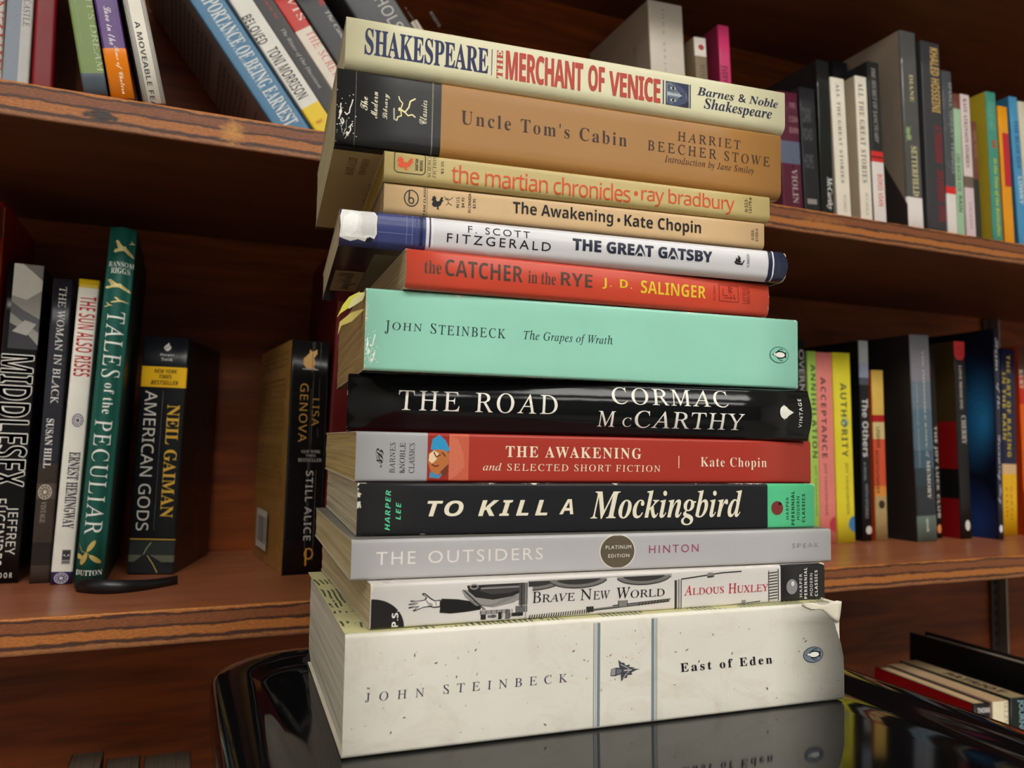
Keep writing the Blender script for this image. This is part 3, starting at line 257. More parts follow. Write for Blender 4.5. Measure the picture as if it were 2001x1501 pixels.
def worn_spine(col, rough, L, t, wear, r, cw, wc=(232, 226, 210), stain=0.0, crease=0.0, bump=0.1, spec=0.35):
    """card of a spine whose edges and corners are rubbed to bare white paper"""
    g = G('worn_spine_card')
    c = lin(col)
    tc = g.n('ShaderNodeTexCoord')
    sp = g.n('ShaderNodeSeparateXYZ')
    g.l(tc.outputs['Object'], sp.inputs[0])
    X, Z = sp.outputs[0], sp.outputs[2]
    dx = g.math('SUBTRACT', L / 2, g.math('ABSOLUTE', X))
    dz = g.math('MAXIMUM', g.math('MINIMUM', Z, g.math('SUBTRACT', t, Z)), 0.0)
    arc = g.math('SQRT', g.math('MULTIPLY', dz, 2 * r))
    dz = g.math('MAXIMUM', arc, dz)
    d = g.math('MINIMUM', g.math('MULTIPLY', dx, 0.55), dz)
    corner = g.math('ADD', g.math('MULTIPLY', dx, 0.35), dz)
    v = g.coord((1, 1, 1))
    n1 = g.noise(70.0, v, 7, 0.75)
    amt = g.math('MULTIPLY', g.math('SUBTRACT', n1, 0.52, clamp=True), wear * 11)
    w1 = g.math('LESS_THAN', d, amt)
    w2 = g.math('LESS_THAN', corner, g.math('MULTIPLY', g.math('SUBTRACT', g.noise(420.0, v, 4), 0.3, clamp=True), cw * 9))
    mask = g.math('MAXIMUM', w1, w2)
    base = g.mix(g.noise(45.0, v, 4), tuple(q * 0.93 for q in c[:3]) + (1,), tuple(min(1, q * 1.05) for q in c[:3]) + (1,))
    if stain:
        s = g.math('MULTIPLY', g.math('SUBTRACT', g.noise(38.0, g.coord((1, 1, 1.4)), 6, 0.7, 1.2), 0.5, clamp=True), stain)
        base = g.mix(s, base, lin((168, 138, 88)))
    if crease:
        cz = g.noise(1.0, g.coord((4, 4, 900)), 2)
        m = g.math('MULTIPLY', g.math('GREATER_THAN', cz, 0.68), crease)
        base = g.mix(m, base, lin(wc))
    colr = g.mix(mask, base, lin(wc))
    big = g.noise(30.0, g.coord((1, 1, 2)), 3)
    g.bump(g.math('ADD', big, g.math('MULTIPLY', g.noise(1500.0, v, 1), 0.05)), bump, 0.002)
    return g.set(colr, g.math('MAXIMUM', g.math('MULTIPLY', mask, 0.8), rough), spec)


def pages(col, key=0):
    k = ('pages', tuple(col), key)
    if k not in MATS:
        g = G('page_edges')
        c = lin(col)
        n1 = g.noise(1.0, g.coord((14, 14, 2600)), 2, 0.6, 0.2)
        n2 = g.noise(1.0, g.coord((9, 9, 420)), 3, 0.6, 0.3)
        f = g.math('ADD', g.math('MULTIPLY', n1, 0.6), g.math('MULTIPLY', n2, 0.4))
        colr = g.ramp(f, [(0.34, tuple(q * 0.62 for q in c[:3]) + (1,)), (0.5, tuple(q * 0.92 for q in c[:3]) + (1,)), (0.64, tuple(min(1, q * 1.06) for q in c[:3]) + (1,))])
        g.bump(f, 0.5, 0.0006)
        MATS[k] = g.set(colr, 0.85, 0.15)
    return MATS[k]


def engraved(base, dark):
    """engraved landscape print on the top cover of the lowest book"""
    g = G('engraved_print')
    v = g.coord((1, 1, 1))
    wv = g.n('ShaderNodeTexWave')
    wv.inputs['Scale'].default_value = 150.0
    wv.inputs['Distortion'].default_value = 9.0
    wv.inputs['Detail'].default_value = 3.0
    wv.inputs['Detail Scale'].default_value = 0.25
    g.l(v, wv.inputs['Vector'])
    patch = g.math('GREATER_THAN', g.noise(55.0, v, 3), 0.5)
    m = g.math('MULTIPLY', g.math('GREATER_THAN', wv.outputs[1], 0.62), patch)
    return g.set(g.mix(m, lin(base), lin(dark)), 0.45, 0.5)


def wood(name, c1, c2, rough=0.35, sc_=1.0, along=(2.2, 16, 16), scuff=None, coat=0.0):
    g = G(name)
    v = g.coord(tuple(q * sc_ for q in along))
    n1 = g.noise(3.0, v, 6, 0.6, 0.6)
    n2 = g.noise(1.0, g.coord((10 * sc_, 140 * sc_, 140 * sc_)), 3, 0.6)
    f = g.math('ADD', g.math('MULTIPLY', n1, 0.7), g.math('MULTIPLY', n2, 0.3))
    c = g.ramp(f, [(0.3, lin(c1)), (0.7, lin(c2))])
    if scuff:
        s = g.noise(1.0, g.coord((26, 60, 60), (0, 0, 0.5)), 4, 0.6, 2.5)
        m = g.math('MULTIPLY', g.math('SUBTRACT', s, 0.60, clamp=True), 9.0, clamp=True)
        c = g.mix(m, c, lin(scuff))
    g.bump(f, 0.08, 0.001)
    m = g.set(c, rough, 0.25)
    g.b.inputs['Coat Weight'].default_value = coat
    g.b.inputs['Coat Roughness'].default_value = 0.25
    return m


def plywood_edge(name, spots=()):
    """layered edge of a plywood board, z runs 0 at the underside to 0.019 at the top"""
    g = G(name)
    tc = g.n('ShaderNodeTexCoord')
    sp = g.n('ShaderNodeSeparateXYZ')
    g.l(tc.outputs['Object'], sp.inputs[0])
    z = g.math('DIVIDE', sp.outputs[2], 0.019)
    w1 = g.noise(1.0, g.coord((26, 26, 60)), 4, 0.6)
    w2 = g.noise(1.0, g.coord((160, 160, 700)), 3, 0.6)
    z = g.math('ADD', z, g.math('MULTIPLY', g.math('SUBTRACT', w1, 0.5), 0.26))
    z = g.math('ADD', z, g.math('MULTIPLY', g.math('SUBTRACT', w2, 0.5), 0.10))
    D_, B_, O_, Lt = lin((66, 36, 25)), lin((126, 72, 38)), lin((166, 100, 44)), lin((156, 100, 56))
    c = g.ramp(z, [(0.0, lin((104, 62, 36))), (0.12, Lt), (0.17, D_), (0.235, D_), (0.28, O_), (0.49, O_), (0.53, D_), (0.57, D_), (0.61, B_), (0.845, B_), (0.875, D_), (0.92, D_), (0.95, lin((176, 106, 40))), (1.0, lin((176, 106, 40)))])  # last two stops paint a gold highlight along the worn top edge
    gr = g.noise(1.0, g.coord((420, 420, 1500), (0, 0.35, 0)), 3, 0.7)
    c = g.mix(0.55, c, g.ramp(gr, [(0.3, (0.25, 0.24, 0.23, 1)), (0.7, (1.6, 1.55, 1.45, 1))]), 'MULTIPLY')
    for (cx, cz, rx_, rz_, col, soft) in spots:
        dx = g.math('DIVIDE', g.math('SUBTRACT', sp.outputs[0], cx), rx_)
        dz = g.math('DIVIDE', g.math('SUBTRACT', sp.outputs[2], cz), rz_)
        d = g.math('ADD', g.math('POWER', dx, 2.0), g.math('POWER', dz, 2.0))
        nz = g.noise(1.0, g.coord((220, 220, 420)), 4, 0.7)
        m = g.math('MULTIPLY', g.math('SUBTRACT', g.math('ADD', 1.0, g.math('MULTIPLY', g.math('SUBTRACT', nz, 0.5), 3.2)), d), soft, clamp=True)
        c = g.mix(m, c, lin(col))
    g.bump(g.math('ADD', w2, gr), 0.3, 0.0008)
    return g.set(c, 0.45, 0.4)


def plain(name, col, rough=0.5, spec=0.5, metal=0.0, coat=0.0):
    k = (name, tuple(col), rough)
    if k not in MATS:
        g = G(name)
        c = lin(col)
        nz = g.noise(35.0, detail=4)
        m = g.set(g.mix(nz, tuple(q * 0.94 for q in c[:3]) + (1,), tuple(min(1, q * 1.05) for q in c[:3]) + (1,)), rough, spec)
        g.b.inputs['Metallic'].default_value = metal
        g.b.inputs['Coat Weight'].default_value = coat
        MATS[k] = m
    return MATS[k]


# ------------------------------------------------------------------ mesh helpers
def mesh_obj(name, verts, faces, mats, idx=None, parent=None, smooth=False):
    me = bpy.data.meshes.new(name)
    me.from_pydata(verts, [], faces)
    for m in mats:
        me.materials.append(m)
    if idx:
        me.polygons.foreach_set('material_index', idx)
    if smooth:
        me.polygons.foreach_set('use_smooth', [True] * len(me.polygons))
    me.update()
    o = bpy.data.objects.new(name, me)
    COL.objects.link(o)
    if parent is not None:
        o.parent = parent
    return o


def box_data(x0, x1, y0, y1, z0, z1, nx=1):
    v, f = [], []
    xs = [x0 + (x1 - x0) * i / nx for i in range(nx + 1)]
    for x in xs:
        v += [(x, y0, z0), (x, y1, z0), (x, y1, z1), (x, y0, z1)]
    for i in range(nx):
        b, c = 4 * i, 4 * i + 4
        for k in range(4):
            q = (k + 1) % 4
            f.append((b + k, c + k, c + q, b + q))
    f.append((0, 1, 2, 3)[::1])
    e = 4 * nx
    f.append((e + 3, e + 2, e + 1, e))
    return v, f


def bevel_box(name, x0, x1, y0, y1, z0, z1, mat, parent=None, bev=0.001, loc=None):
    v, f = box_data(x0, x1, y0, y1, z0, z1)
    me = bpy.data.meshes.new(name)
    me.from_pydata(v, [], f)
    bm = bmesh.new()
    bm.from_mesh(me)
    bmesh.ops.recalc_face_normals(bm, faces=bm.faces)
    bmesh.ops.bevel(bm, geom=bm.edges, offset=bev, segments=2, affect='EDGES', profile=0.5)
    bm.to_mesh(me)
    bm.free()
    me.materials.append(mat)
    o = bpy.data.objects.new(name, me)
    COL.objects.link(o)
    if loc:
        o.location = loc
    if parent is not None:
        o.parent = parent
    return o


def empty(name, label, cat, group=None, mw=None, kind=None):
    o = bpy.data.objects.new(name, None)
    o.empty_display_size = 0.02
    COL.objects.link(o)
    if mw is not None:
        o.matrix_world = mw
    o['label'] = label
    o['category'] = cat
    if group:
        o['group'] = group
    if kind:
        o['kind'] = kind
    return o


def struct(o):
    o['kind'] = 'structure'
    return o


# ------------------------------------------------------------------ lettering
ALPH = {'b': (0x1D400, 0x1D41A, 0x1D7CE), 'i': (0x1D434, 0x1D44E, None), 'bi': (0x1D468, 0x1D482, 0x1D7CE), 'bscr': (0x1D4D0, 0x1D4EA, None),
        'sl': (0x1D5A0, 0x1D5BA, 0x1D7E2), 'sb': (0x1D5D4, 0x1D5EE, 0x1D7EC), 'sbi': (0x1D63C, 0x1D656, None), 'si': (0x1D608, 0x1D622, None)}
# style: alphabet, shear, weight offset
STY = {'rc': ('i', -0.22, 0.0), 'rcb': ('b', 0, 0.0), 'rm': ('b', 0, -0.008), 'rmc': ('b', 0, 0.0), 'bc': ('b', 0, 0.0, .016), 'mv': ('sb', 0, 0.0, .022), 'bi': ('bi', 0, 0), 'it': ('i', 0, 0), 'sc': ('bscr', 0, 0), 'bscr': ('bscr', 0, 0),
       'sl': ('sl', 0, 0), 'sr': (None, 0, 0), 'pl': (None, 0, 0), 'sm': ('sb', 0, -0.004), 'sm2': ('sl', 0, 0), 'sb': ('sb', 0, 0), 'sbi': ('sbi', 0, 0), 'si': ('sbi', 0, -0.006), 'si2': ('sbi', 0, 0), 'deco': ('sb', 0, 0.012, .012), 'deco2': ('b', -0.06, 0.0, .008),
       'sn': ('sb', 0, -0.006), 'slo': ('sb', 0, 0.0, .03), 'sli': ('sb', 0, -0.010)}


def convert(s, alph):
    if alph is None:
        return s
    cap, low, dig = ALPH[alph]
    r = ''
    for ch in s:
        if 'A' <= ch <= 'Z':
            r += chr(cap + ord(ch) - 65)
        elif 'a' <= ch <= 'z':
            r += '\u210e' if (alph == 'i' and ch == 'h') else chr(low + ord(ch) - 97)
        elif '0' <= ch <= '9' and dig:
            r += chr(dig + ord(ch) - 48)
        else:
            r += ch
    return r


GLYPH = {}
TEXT = bpy.data.curves.new('lettering', 'FONT')
TEXT_OB = bpy.data.objects.new('lettering', TEXT)


def glyphs(s, style, sp):
    k = (s, style, sp)
    if k not in GLYPH:
        al, sh, off, fat = (STY[style] + (0.0,))[:4]
        TEXT.body = convert(s, al)
        TEXT.size = 1.0
        TEXT.shear = sh
        TEXT.offset = off
        TEXT.space_character = sp
        TEXT.resolution_u = 3
        me = TEXT_OB.to_mesh()
        v = [(q.co.x, q.co.y) for q in me.vertices]
        f = [tuple(p.vertices) for p in me.polygons]
        TEXT_OB.to_mesh_clear()
        if fat:      # heavier face: the same letters printed again a hair to each side
            n0, v0, f0 = len(v), list(v), list(f)
            for i, (dx, dy) in enumerate(((-fat, 0), (fat, 0), (0, fat * .5), (0, -fat * .5))):
                v += [(x + dx, y + dy, i + 1) for x, y in v0]
                f += [tuple(q + n0 * (i + 1) for q in p) for p in f0]
        xs = [p[0] for p in v] or [0, 1]
        ys = [p[1] for p in v] or [0, 1]
        w, h = max(xs) - min(xs) or 1, max(ys) - min(ys) or 1
        GLYPH[k] = ([((p[0] - min(xs)) / w, (p[1] - min(ys)) / h) + tuple(p[2:]) for p in v], f)
    return GLYPH[k]


def frame_map(bx, rot):
    """unit text frame -> (u, v) in millimetres on the spine"""
    u0_, u1_, v0_, v1_ = bx
    if rot == 0:
        return lambda x, y: (u0_ + x * (u1_ - u0_), v0_ + y * (v1_ - v0_))
    if rot == 90:
        return lambda x, y: (u1_ - y * (u1_ - u0_), v0_ + x * (v1_ - v0_))
    if rot == 180:
        return lambda x, y: (u1_ - x * (u1_ - u0_), v1_ - y * (v1_ - v0_))
    return lambda x, y: (u0_ + y * (u1_ - u0_), v1_ - x * (v1_ - v0_))


# ------------------------------------------------------------------ printed marks
def ell(cx, cy, rx_, ry_, n=28, a0=0.0, a1=2 * pi):
    m = n if abs(a1 - a0 - 2 * pi) < 1e-6 else n + 1
    return [(cx + rx_ * cos(a0 + (a1 - a0) * i / n), cy + ry_ * sin(a0 + (a1 - a0) * i / n)) for i in range(m)]


def rect(x0, y0, x1, y1):
    return [(x0, y0), (x1, y0), (x1, y1), (x0, y1)]


def art_shapes(kind, w, h):
    """list of (colour, polygon) in the unit frame; w, h in mm give the aspect for strokes"""
    S = []
    kk, _, hxs = kind.partition(':')
    C = hx(hxs) if hxs else (30, 30, 30)
    R = random.Random(hash(kk) % 1000 if False else sum(map(ord, kk)))

    def P(pts, c=None):
        S.append((c or C, pts))

    def stroke(pts, wd, c=None):
        for (x0, y0), (x1, y1) in zip(pts, pts[1:]):
            dx, dy = (x1 - x0) * w, (y1 - y0) * h
            L = math.hypot(dx, dy) or 1e-6
            nx, ny = -dy / L * wd / 2 / w, dx / L * wd / 2 / h
            ex, ey = dx / L * wd * .25 / w, dy / L * wd * .25 / h
            P([(x0 + nx - ex, y0 + ny - ey), (x0 - nx - ex, y0 - ny - ey), (x1 - nx + ex, y1 - ny + ey), (x1 + nx + ex, y1 + ny + ey)], c)

    def ring(cx, cy, rx_, ry_, wd, c=None, n=28):
        o, i_ = ell(cx, cy, rx_, ry_, n), ell(cx, cy, rx_ - wd / w, ry_ - wd / h, n)
        for q in range(n):
            z = (q + 1) % n
            P([o[q], o[z], i_[z], i_[q]], c)

    if kk in ('bar', 'rectv', 'halfv'):
        P(rect(0, 0, 1, 1))
    elif kk == 'dbl':
        P(rect(0, 0, .16, 1)); P(rect(.84, 0, 1, 1))
    elif kk in ('dot', 'oval'):
        P(ell(.5, .5, .5, .5))
        if kk == 'oval':
            P(ell(.58, .7, .14, .16), (222, 220, 216))
    elif kk == 'rrect':
        pts = []
        for cx, cy, s0 in ((.85, .82, 0), (.15, .82, 1), (.15, .18, 2), (.85, .18, 3)):
            pts += ell(cx, cy, .15, .18, 5, s0 * pi / 2, (s0 + 1) * pi / 2)
        stroke(pts + pts[:1], .35)
    elif kk == 'rooster':
        P([(.02, .62), (.1, .75), (.12, .92), (.2, .86), (.27, .99), (.33, .86), (.42, .82), (.38, .66), (.5, .56), (.66, .6), (.74, .8), (.86, .92), (.98, .86), (.9, .74), (.99, .66), (.86, .52), (.8, .34), (.62, .2), (.6, .06), (.72, .0), (.46, .0), (.5, .16), (.34, .2), (.2, .34), (.16, .52), (.1, .58)])
        P(ell(.3, .35, .22, .2))
    elif kk == 'ringb':
        ring(.5, .5, .5, .5, .42)
        stroke([(.36, .9), (.34, .35)], .5)
        ring(.5, .36, .2, .2, .45)
    elif kk == 'fig':
        stroke([(.0, .9), (.4, .6), (.7, .65), (1, .9)], .22); stroke([(.4, .6), (.5, .3), (.9, .1)], .22); stroke([(.1, .6), (.5, .75)], .2); stroke([(.5, .3), (.2, .05)], .2)
    elif kk == 'face':
        P(rect(0, 0, 1, 1), (26, 38, 74))
        P([(.02, .98), (.4, .98), (.62, .86), (.86, .7), (.98, .46), (.96, .16), (.8, .03), (.3, .0), (.02, .02)], (58, 70, 100))
        P([(.02, .9), (.2, .96), (.42, .84), (.5, .62), (.68, .54), (.7, .42), (.54, .36), (.46, .16), (.26, .06), (.04, .12)], (104, 116, 134))
        P([(.06, .56), (.3, .52), (.62, .54), (.7, .48), (.6, .4), (.3, .42), (.06, .4)], (168, 176, 182))
        for cy in (.73, .22):
            P(ell(.3, cy, .15, .12), (46, 56, 84)); P(ell(.31, cy, .12, .075), (190, 196, 196)); P(ell(.32, cy, .06, .07), (20, 26, 44))
            stroke([(.14, cy - .14), (.1, cy), (.14, cy + .14)], .5, (34, 44, 72))
        P(ell(.66, .55, .04, .05), (22, 30, 52)); P(ell(.66, .38, .04, .04), (22, 30, 52))
        P([(.78, .64), (.84, .48), (.8, .28), (.88, .36), (.9, .54)], (30, 38, 64)); stroke([(.86, .6), (.88, .46), (.85, .32)], .25, (126, 134, 150))
        P([(.5, .0), (1.0, .0), (1.0, .3), (.8, .14)], (20, 28, 54))
    elif kk == 'runner':
        Y = (236, 228, 170)
        P(ell(.5, .76, .07, .05), Y)
        stroke([(.5, .72), (.42, .5)], .75, Y); stroke([(.42, .52), (.3, .36), (.36, .18), (.28, .04)], .55, Y); stroke([(.42, .5), (.62, .34), (.86, .28), (.98, .06)], .6, Y)
        stroke([(.5, .7), (.74, .62), (.86, .76), (.98, .8)], .45, Y); stroke([(.49, .7), (.26, .66), (.2, .82), (.06, .86)], .45, Y); stroke([(.06, .86), (.1, .98), (.5, 1.0)], .6, (180, 178, 160))
    elif kk == 'torn':
        e = [(.0, .06), (.02, .4), (.0, .7), (.05, .95), (.3, 1.0), (.52, .93), (.7, 1.02), (.92, .95), (1.0, .8), (.985, .5), (1.0, .25), (.93, .08), (.8, .14), (.72, -.02), (.5, .04), (.3, -.03), (.12, .02)]
        P(e, (226, 224, 220))
        P([(.54, .9), (.7, .98), (.9, .92), (.97, .75), (.95, .3), (.9, .14), (.78, .2), (.6, .12), (.55, .4), (.6, .6)], (208, 206, 204))
        P([(.06, .2), (.1, .7), (.3, .88), (.5, .8), (.46, .3), (.25, .12)], (240, 238, 236))
        P([(.68, -.03), (.74, .1), (.82, .12), (.9, .06), (.84, -.02)], (30, 30, 40))
    elif kk == 'gband':
        c = (132, 140, 186)
        stroke([(0, .72), (.72, .72)], .16, c); stroke([(0, .3), (.72, .3)], .16, c); stroke([(.6, .02), (.6, .98)], .16, c); stroke([(.72, .02), (.72, .98)], .16, c)
        P(rect(.8, 0, .83, 1), (58, 68, 120)); P(rect(.88, 0, .95, 1), (30, 36, 72))
    elif kk == 'flame':
        P([(.0, .25), (.2, .02), (.8, .0), (1.0, .5), (.9, .5), (.75, .16), (.3, .18), (.1, .3)]); P([(.1, .3), (.2, .7), (.34, .55), (.4, 1.0), (.62, .7), (.58, .4), (.72, .3), (.5, .2)])
    elif kk == 'lb':
        stroke([(0, 0), (1, 0), (1, 1), (0, 1), (0, 0)], .25)
        stroke([(.2, .8), (.2, .35), (.45, .35)], .3); stroke([(.5, .92), (.5, .55), (.7, .6), (.52, .72), (.7, .82), (.5, .92)], .3); stroke([(.25, .2), (.8, .25)], .25); stroke([(.75, .45), (.85, .12)], .3); stroke([(.6, .45), (.6, .1)], .25)
    elif kk == 'penguin':
        P(ell(.5, .5, .5, .5), (26, 34, 38)); P(ell(.5, .5, .5 - .28 / w, .5 - .28 / h), C)
        k_ = (24, 26, 30)
        P([(.12, .52), (.2, .58), (.3, .62), (.48, .76), (.66, .74), (.8, .66), (.88, .7), (.86, .54), (.86, .42), (.88, .3), (.8, .36), (.62, .26), (.44, .28), (.32, .42), (.2, .46)], k_)
        P(ell(.55, .51, .24, .16), (236, 234, 226)); P(ell(.27, .53, .07, .06), (236, 234, 226))
        stroke([(.34, .66), (.56, .86), (.7, .84)], .35, k_); stroke([(.36, .38), (.54, .17), (.68, .18)], .35, k_)
    elif kk == 'sunburst':
        c = (228, 226, 216)
        P(ell(.34, .5, .33, .42), c); P([(.45, .82), (1.0, .5), (.45, .18)], c)
        for i in range(6):
            stroke([(.3 + .05 * i, .98 - .04 * i), (.5 + .06 * i, .8 - .05 * i)], .18, c); stroke([(.3 + .05 * i, .02 + .04 * i), (.5 + .06 * i, .2 + .05 * i)], .18, c)
    elif kk == 'hat':
        P(rect(0, 0, .51, 1), (160, 44, 34)); P(rect(.51, 0, 1, 1), (202, 96, 72))
        P([(.51, .96), (.72, .9), (.86, .6), (.9, .3), (.7, .1), (.51, .02)], (208, 112, 86))
        P([(.06, .66), (.1, .88), (.26, .98), (.42, .86), (.52, .68), (.5, .62), (.3, .6)], (52, 150, 200))
        P([(.02, .58), (.0, .4), (.06, .22), (.2, .12), (.36, .16), (.5, .36), (.52, .58), (.36, .66), (.16, .66)], (186, 112, 62))
        P([(.03, .56), (.02, .42), (.1, .36), (.2, .44), (.26, .58), (.14, .64)], (232, 206, 168))
        stroke([(.14, .6), (.2, .5), (.3, .55)], .5, (110, 56, 36)); stroke([(.1, .34), (.18, .3), (.26, .32)], .6, (120, 50, 40)); stroke([(.34, .6), (.42, .52)], .5, (96, 48, 34))
        P([(.06, .2), (.24, .12), (.36, .14), (.28, .04), (.04, .06)], (70, 140, 180)); P([(.3, .18), (.48, .34), (.5, .2), (.4, .08)], (110, 56, 40))
    elif kk == 'apple':
        P(ell(.5, .48, .5, .48)); P(ell(.72, .78, .13, .12), (30, 26, 26))
    elif kk == 'plat':
        pts = [p for p in ell(.5, .5, .5, .5, 60)]
        lo, hi = .5 - .84 / 2 + .0, .5 + .84 / 2
        P([(x, min(max(y, .035), .965)) for x, y in pts], (226, 220, 204))
        P([(.5 + (x - .5) * .95, min(max(.5 + (y - .5) * .95, .04), .96)) for x, y in pts], (96, 86, 70))
    elif kk == 'quarter':
        P([(0, 0)] + ell(0, 0, 1, 1, 20, 0, pi / 2))
    elif kk == 'hand':
        k_ = (40, 36, 36); q_ = (226, 220, 216)
        P([(.66, .28), (.8, .22), (1.0, .24), (1.0, .62), (.82, .6), (.7, .72), (.52, .98), (.44, 1.0), (.42, .92), (.54, .78), (.5, .66), (.3, .62), (.1, .66), (.06, .6), (.3, .54), (.06, .5), (.0, .44), (.26, .42), (.02, .32), (.04, .26), (.3, .32), (.14, .14), (.2, .1), (.46, .26)], k_)
        P([(.68, .33), (.8, .28), (.96, .3), (.96, .56), (.8, .55), (.68, .66), (.5, .92), (.47, .92), (.58, .76), (.54, .62), (.32, .58), (.14, .62), (.34, .51), (.08, .46), (.3, .45), (.1, .32), (.36, .37), (.22, .17), (.48, .31)], q_)
        stroke([(.56, .6), (.62, .46), (.74, .4)], .3, k_); stroke([(.6, .36), (.74, .34)], .22, k_); stroke([(.84, .52), (.86, .34)], .22, k_)
    elif kk == 'machine':
        k_ = (44, 42, 42); g1 = (104, 102, 100); g2 = (150, 147, 143)
        P([(.0, .28), (.02, .66), (.2, .62), (.32, .56), (.46, .5), (.46, .3), (.3, .26), (.12, .24)], (34, 32, 32))
        P([(.3, .98), (.34, .6), (.55, .42), (.8, .42), (.96, .56), (1.0, .62), (1.0, .98)], k_)
        P([(.3, .86), (.4, .64), (.6, .55), (.82, .62), (.96, .76), (.96, .6), (.84, .44), (.6, .34), (.4, .42), (.28, .66), (.24, .86)], g2)
        for i in range(12):
            x = .26 + .02 * i
            stroke([(x, .86 - .05 * i), (x + .03, .8 - .045 * i)], .35, (20, 20, 20))
        P([(.44, .82), (.5, .94), (.9, .94), (.94, .82), (.8, .72), (.58, .7)], (70, 68, 66)); stroke([(.46, .88), (.92, .88)], .5, g2)
        P(rect(.45, .16, .78, .27), g2); P(rect(.46, .02, .52, .16), k_); P(rect(.54, .06, .64, .13), g1); P(rect(.66, .0, .7, .2), k_); P(rect(.74, .0, .8, .26), g1); P(rect(.82, .06, .95, .16), k_); P(rect(.86, .16, 1.0, .34), g1); P(rect(.9, .36, 1.0, .96), (84, 82, 80)); stroke([(.93, .3), (.93, .98)], .4, k_); stroke([(.98, .0), (.98, .98)], .4, g2)
        ring(.38, .94, .05, .08, .5, g2)
        for i in range(22):
            q = i / 21
            stroke([(.34 + .5 * q, .60 - .24 * sin(pi * min(1, q * 1.15)) + .10 * q), (.355 + .5 * q, .47 - .12 * sin(pi * q) + .12 * q)], .14, (70, 68, 66))
        for i in range(7):
            stroke([(.46 + .06 * i, .27), (.46 + .06 * i, .17)], .2, k_)
        for i in range(5):
            ring(.5 + .1 * i, .1, .018, .05, .2, k_, 10)
    elif kk == 'wheels':
        k_ = (58, 56, 55); g1 = (120, 117, 114); g2 = (176, 172, 167)
        P([(0, .9), (.1, .84), (.3, .98), (.4, .9), (.55, .98), (.8, .92), (.98, .86), (.98, 1.0), (0, 1.0)], g2)
        for cx in (.03, .33, .78):
            r = .2
            lowpts = [(x, y) for x, y in ell(cx, 1.02, r, .36, 36) if y <= .93 and 0 <= x <= 1]
            lowpts = sorted(lowpts)
            inn = sorted([(x, y) for x, y in ell(cx, 1.02, r * .78, .24, 36) if y <= .94 and 0 <= x <= 1])
            if len(lowpts) > 2:
                P([(lowpts[0][0], .95)] + lowpts + [(lowpts[-1][0], .95)], g1)
            if len(inn) > 2:
                P([(inn[0][0], .96)] + inn + [(inn[-1][0], .96)], k_)
                for q in range(len(lowpts) - 1):
                    stroke([lowpts[q], lowpts[q + 1]], .4, k_)
    elif kk == 'rails':
        k_ = (52, 50, 49); g1 = (130, 127, 123)
        for i in range(26):
            x = .01 + i * .0155
            stroke([(x, .04 + .015 * i * .4), (x + .004, .3 + .015 * i * .4)], .45, k_)
        stroke([(.42, .42), (.96, .78)], .7, g1); stroke([(.42, .36), (.96, .7)], .35, k_); stroke([(.56, .62), (.97, .86)], .35, k_)
        P(rect(.38, .26, .43, .66), k_); P(rect(.6, .5, .66, .96), g1); stroke([(.6, .5), (.6, .96)], .3, k_); stroke([(.66, .5), (.66, .96)], .3, k_)
        for i in range(10):
            stroke([(.74 + .022 * i, .52 + .016 * i), (.75 + .022 * i, .66 + .016 * i)], .5, k_)
    elif kk == 'frame2':
        k_ = (58, 56, 54); g1 = (140, 137, 133)
        P(rect(.0, .0, .02, .84), k_); P(rect(.03, .02, .045, .86), g1); P(rect(.055, .0, .062, .84), k_)
        stroke([(.06, .86), (.45, .98), (.62, .99)], .5, k_); P(rect(.3, .86, .35, 1.0), g1); stroke([(.3, .88), (.36, .9)], .6, k_)
        stroke([(.45, .06), (.8, .14)], .4, k_); P(rect(.62, .04, .66, .2), g1)
        P(rect(.885, .14, .975, .98), (206, 200, 194))
        for i in range(10):
            stroke([(.89, .18 + .08 * i), (.97, .2 + .08 * i)], .5, k_)
        stroke([(.885, .12), (.885, .96)], .35, k_); stroke([(.98, .14), (.98, 1.0)], .5, k_)
    elif kk == 'stripeL':
        P(rect(.56, 0, 1, 1), (120, 134, 146)); P(rect(.0, 0, .13, 1), (128, 140, 150)); P(rect(.3, 0, .4, 1), (140, 150, 158))
    elif kk == 'stripeR':
        P(rect(.0, 0, .48, 1), (120, 134, 146)); P(rect(.62, 0, .72, 1), (140, 150, 158)); P(rect(.88, 0, 1, 1), (128, 140, 150))
    elif kk == 'thistle':
        k_ = (70, 72, 82); g1 = (120, 120, 128)
        P([(.0, .3), (.02, .62), (.2, .66), (.34, .62), (.5, .56), (.7, .56), (1.0, .5), (.72, .44), (.5, .4), (.32, .34), (.16, .28)], k_)
        P([(.3, .62), (.26, 1.0), (.36, .86), (.46, .84), (.5, .72), (.66, .74), (.62, .64), (.84, .58), (.6, .52)], k_)
        P([(.34, .36), (.36, .02), (.46, .16), (.56, .16), (.56, .28), (.74, .28), (.7, .38), (.86, .46), (.6, .48)], k_)
        for i in range(7):
            stroke([(.03, .34 + .045 * i), (.16, .36 + .04 * i)], .2, (200, 196, 190)); stroke([(.2, .36 + .036 * i), (.36, .44 + .018 * i)], .22, g1)
        stroke([(.34, .78), (.5, .66), (.62, .56)], .3, (190, 188, 184)); stroke([(.42, .14), (.5, .3), (.62, .46)], .3, (190, 188, 184)); stroke([(.45, .5), (.7, .5)], .4, (214, 210, 204))
    elif kk == 'flecks':
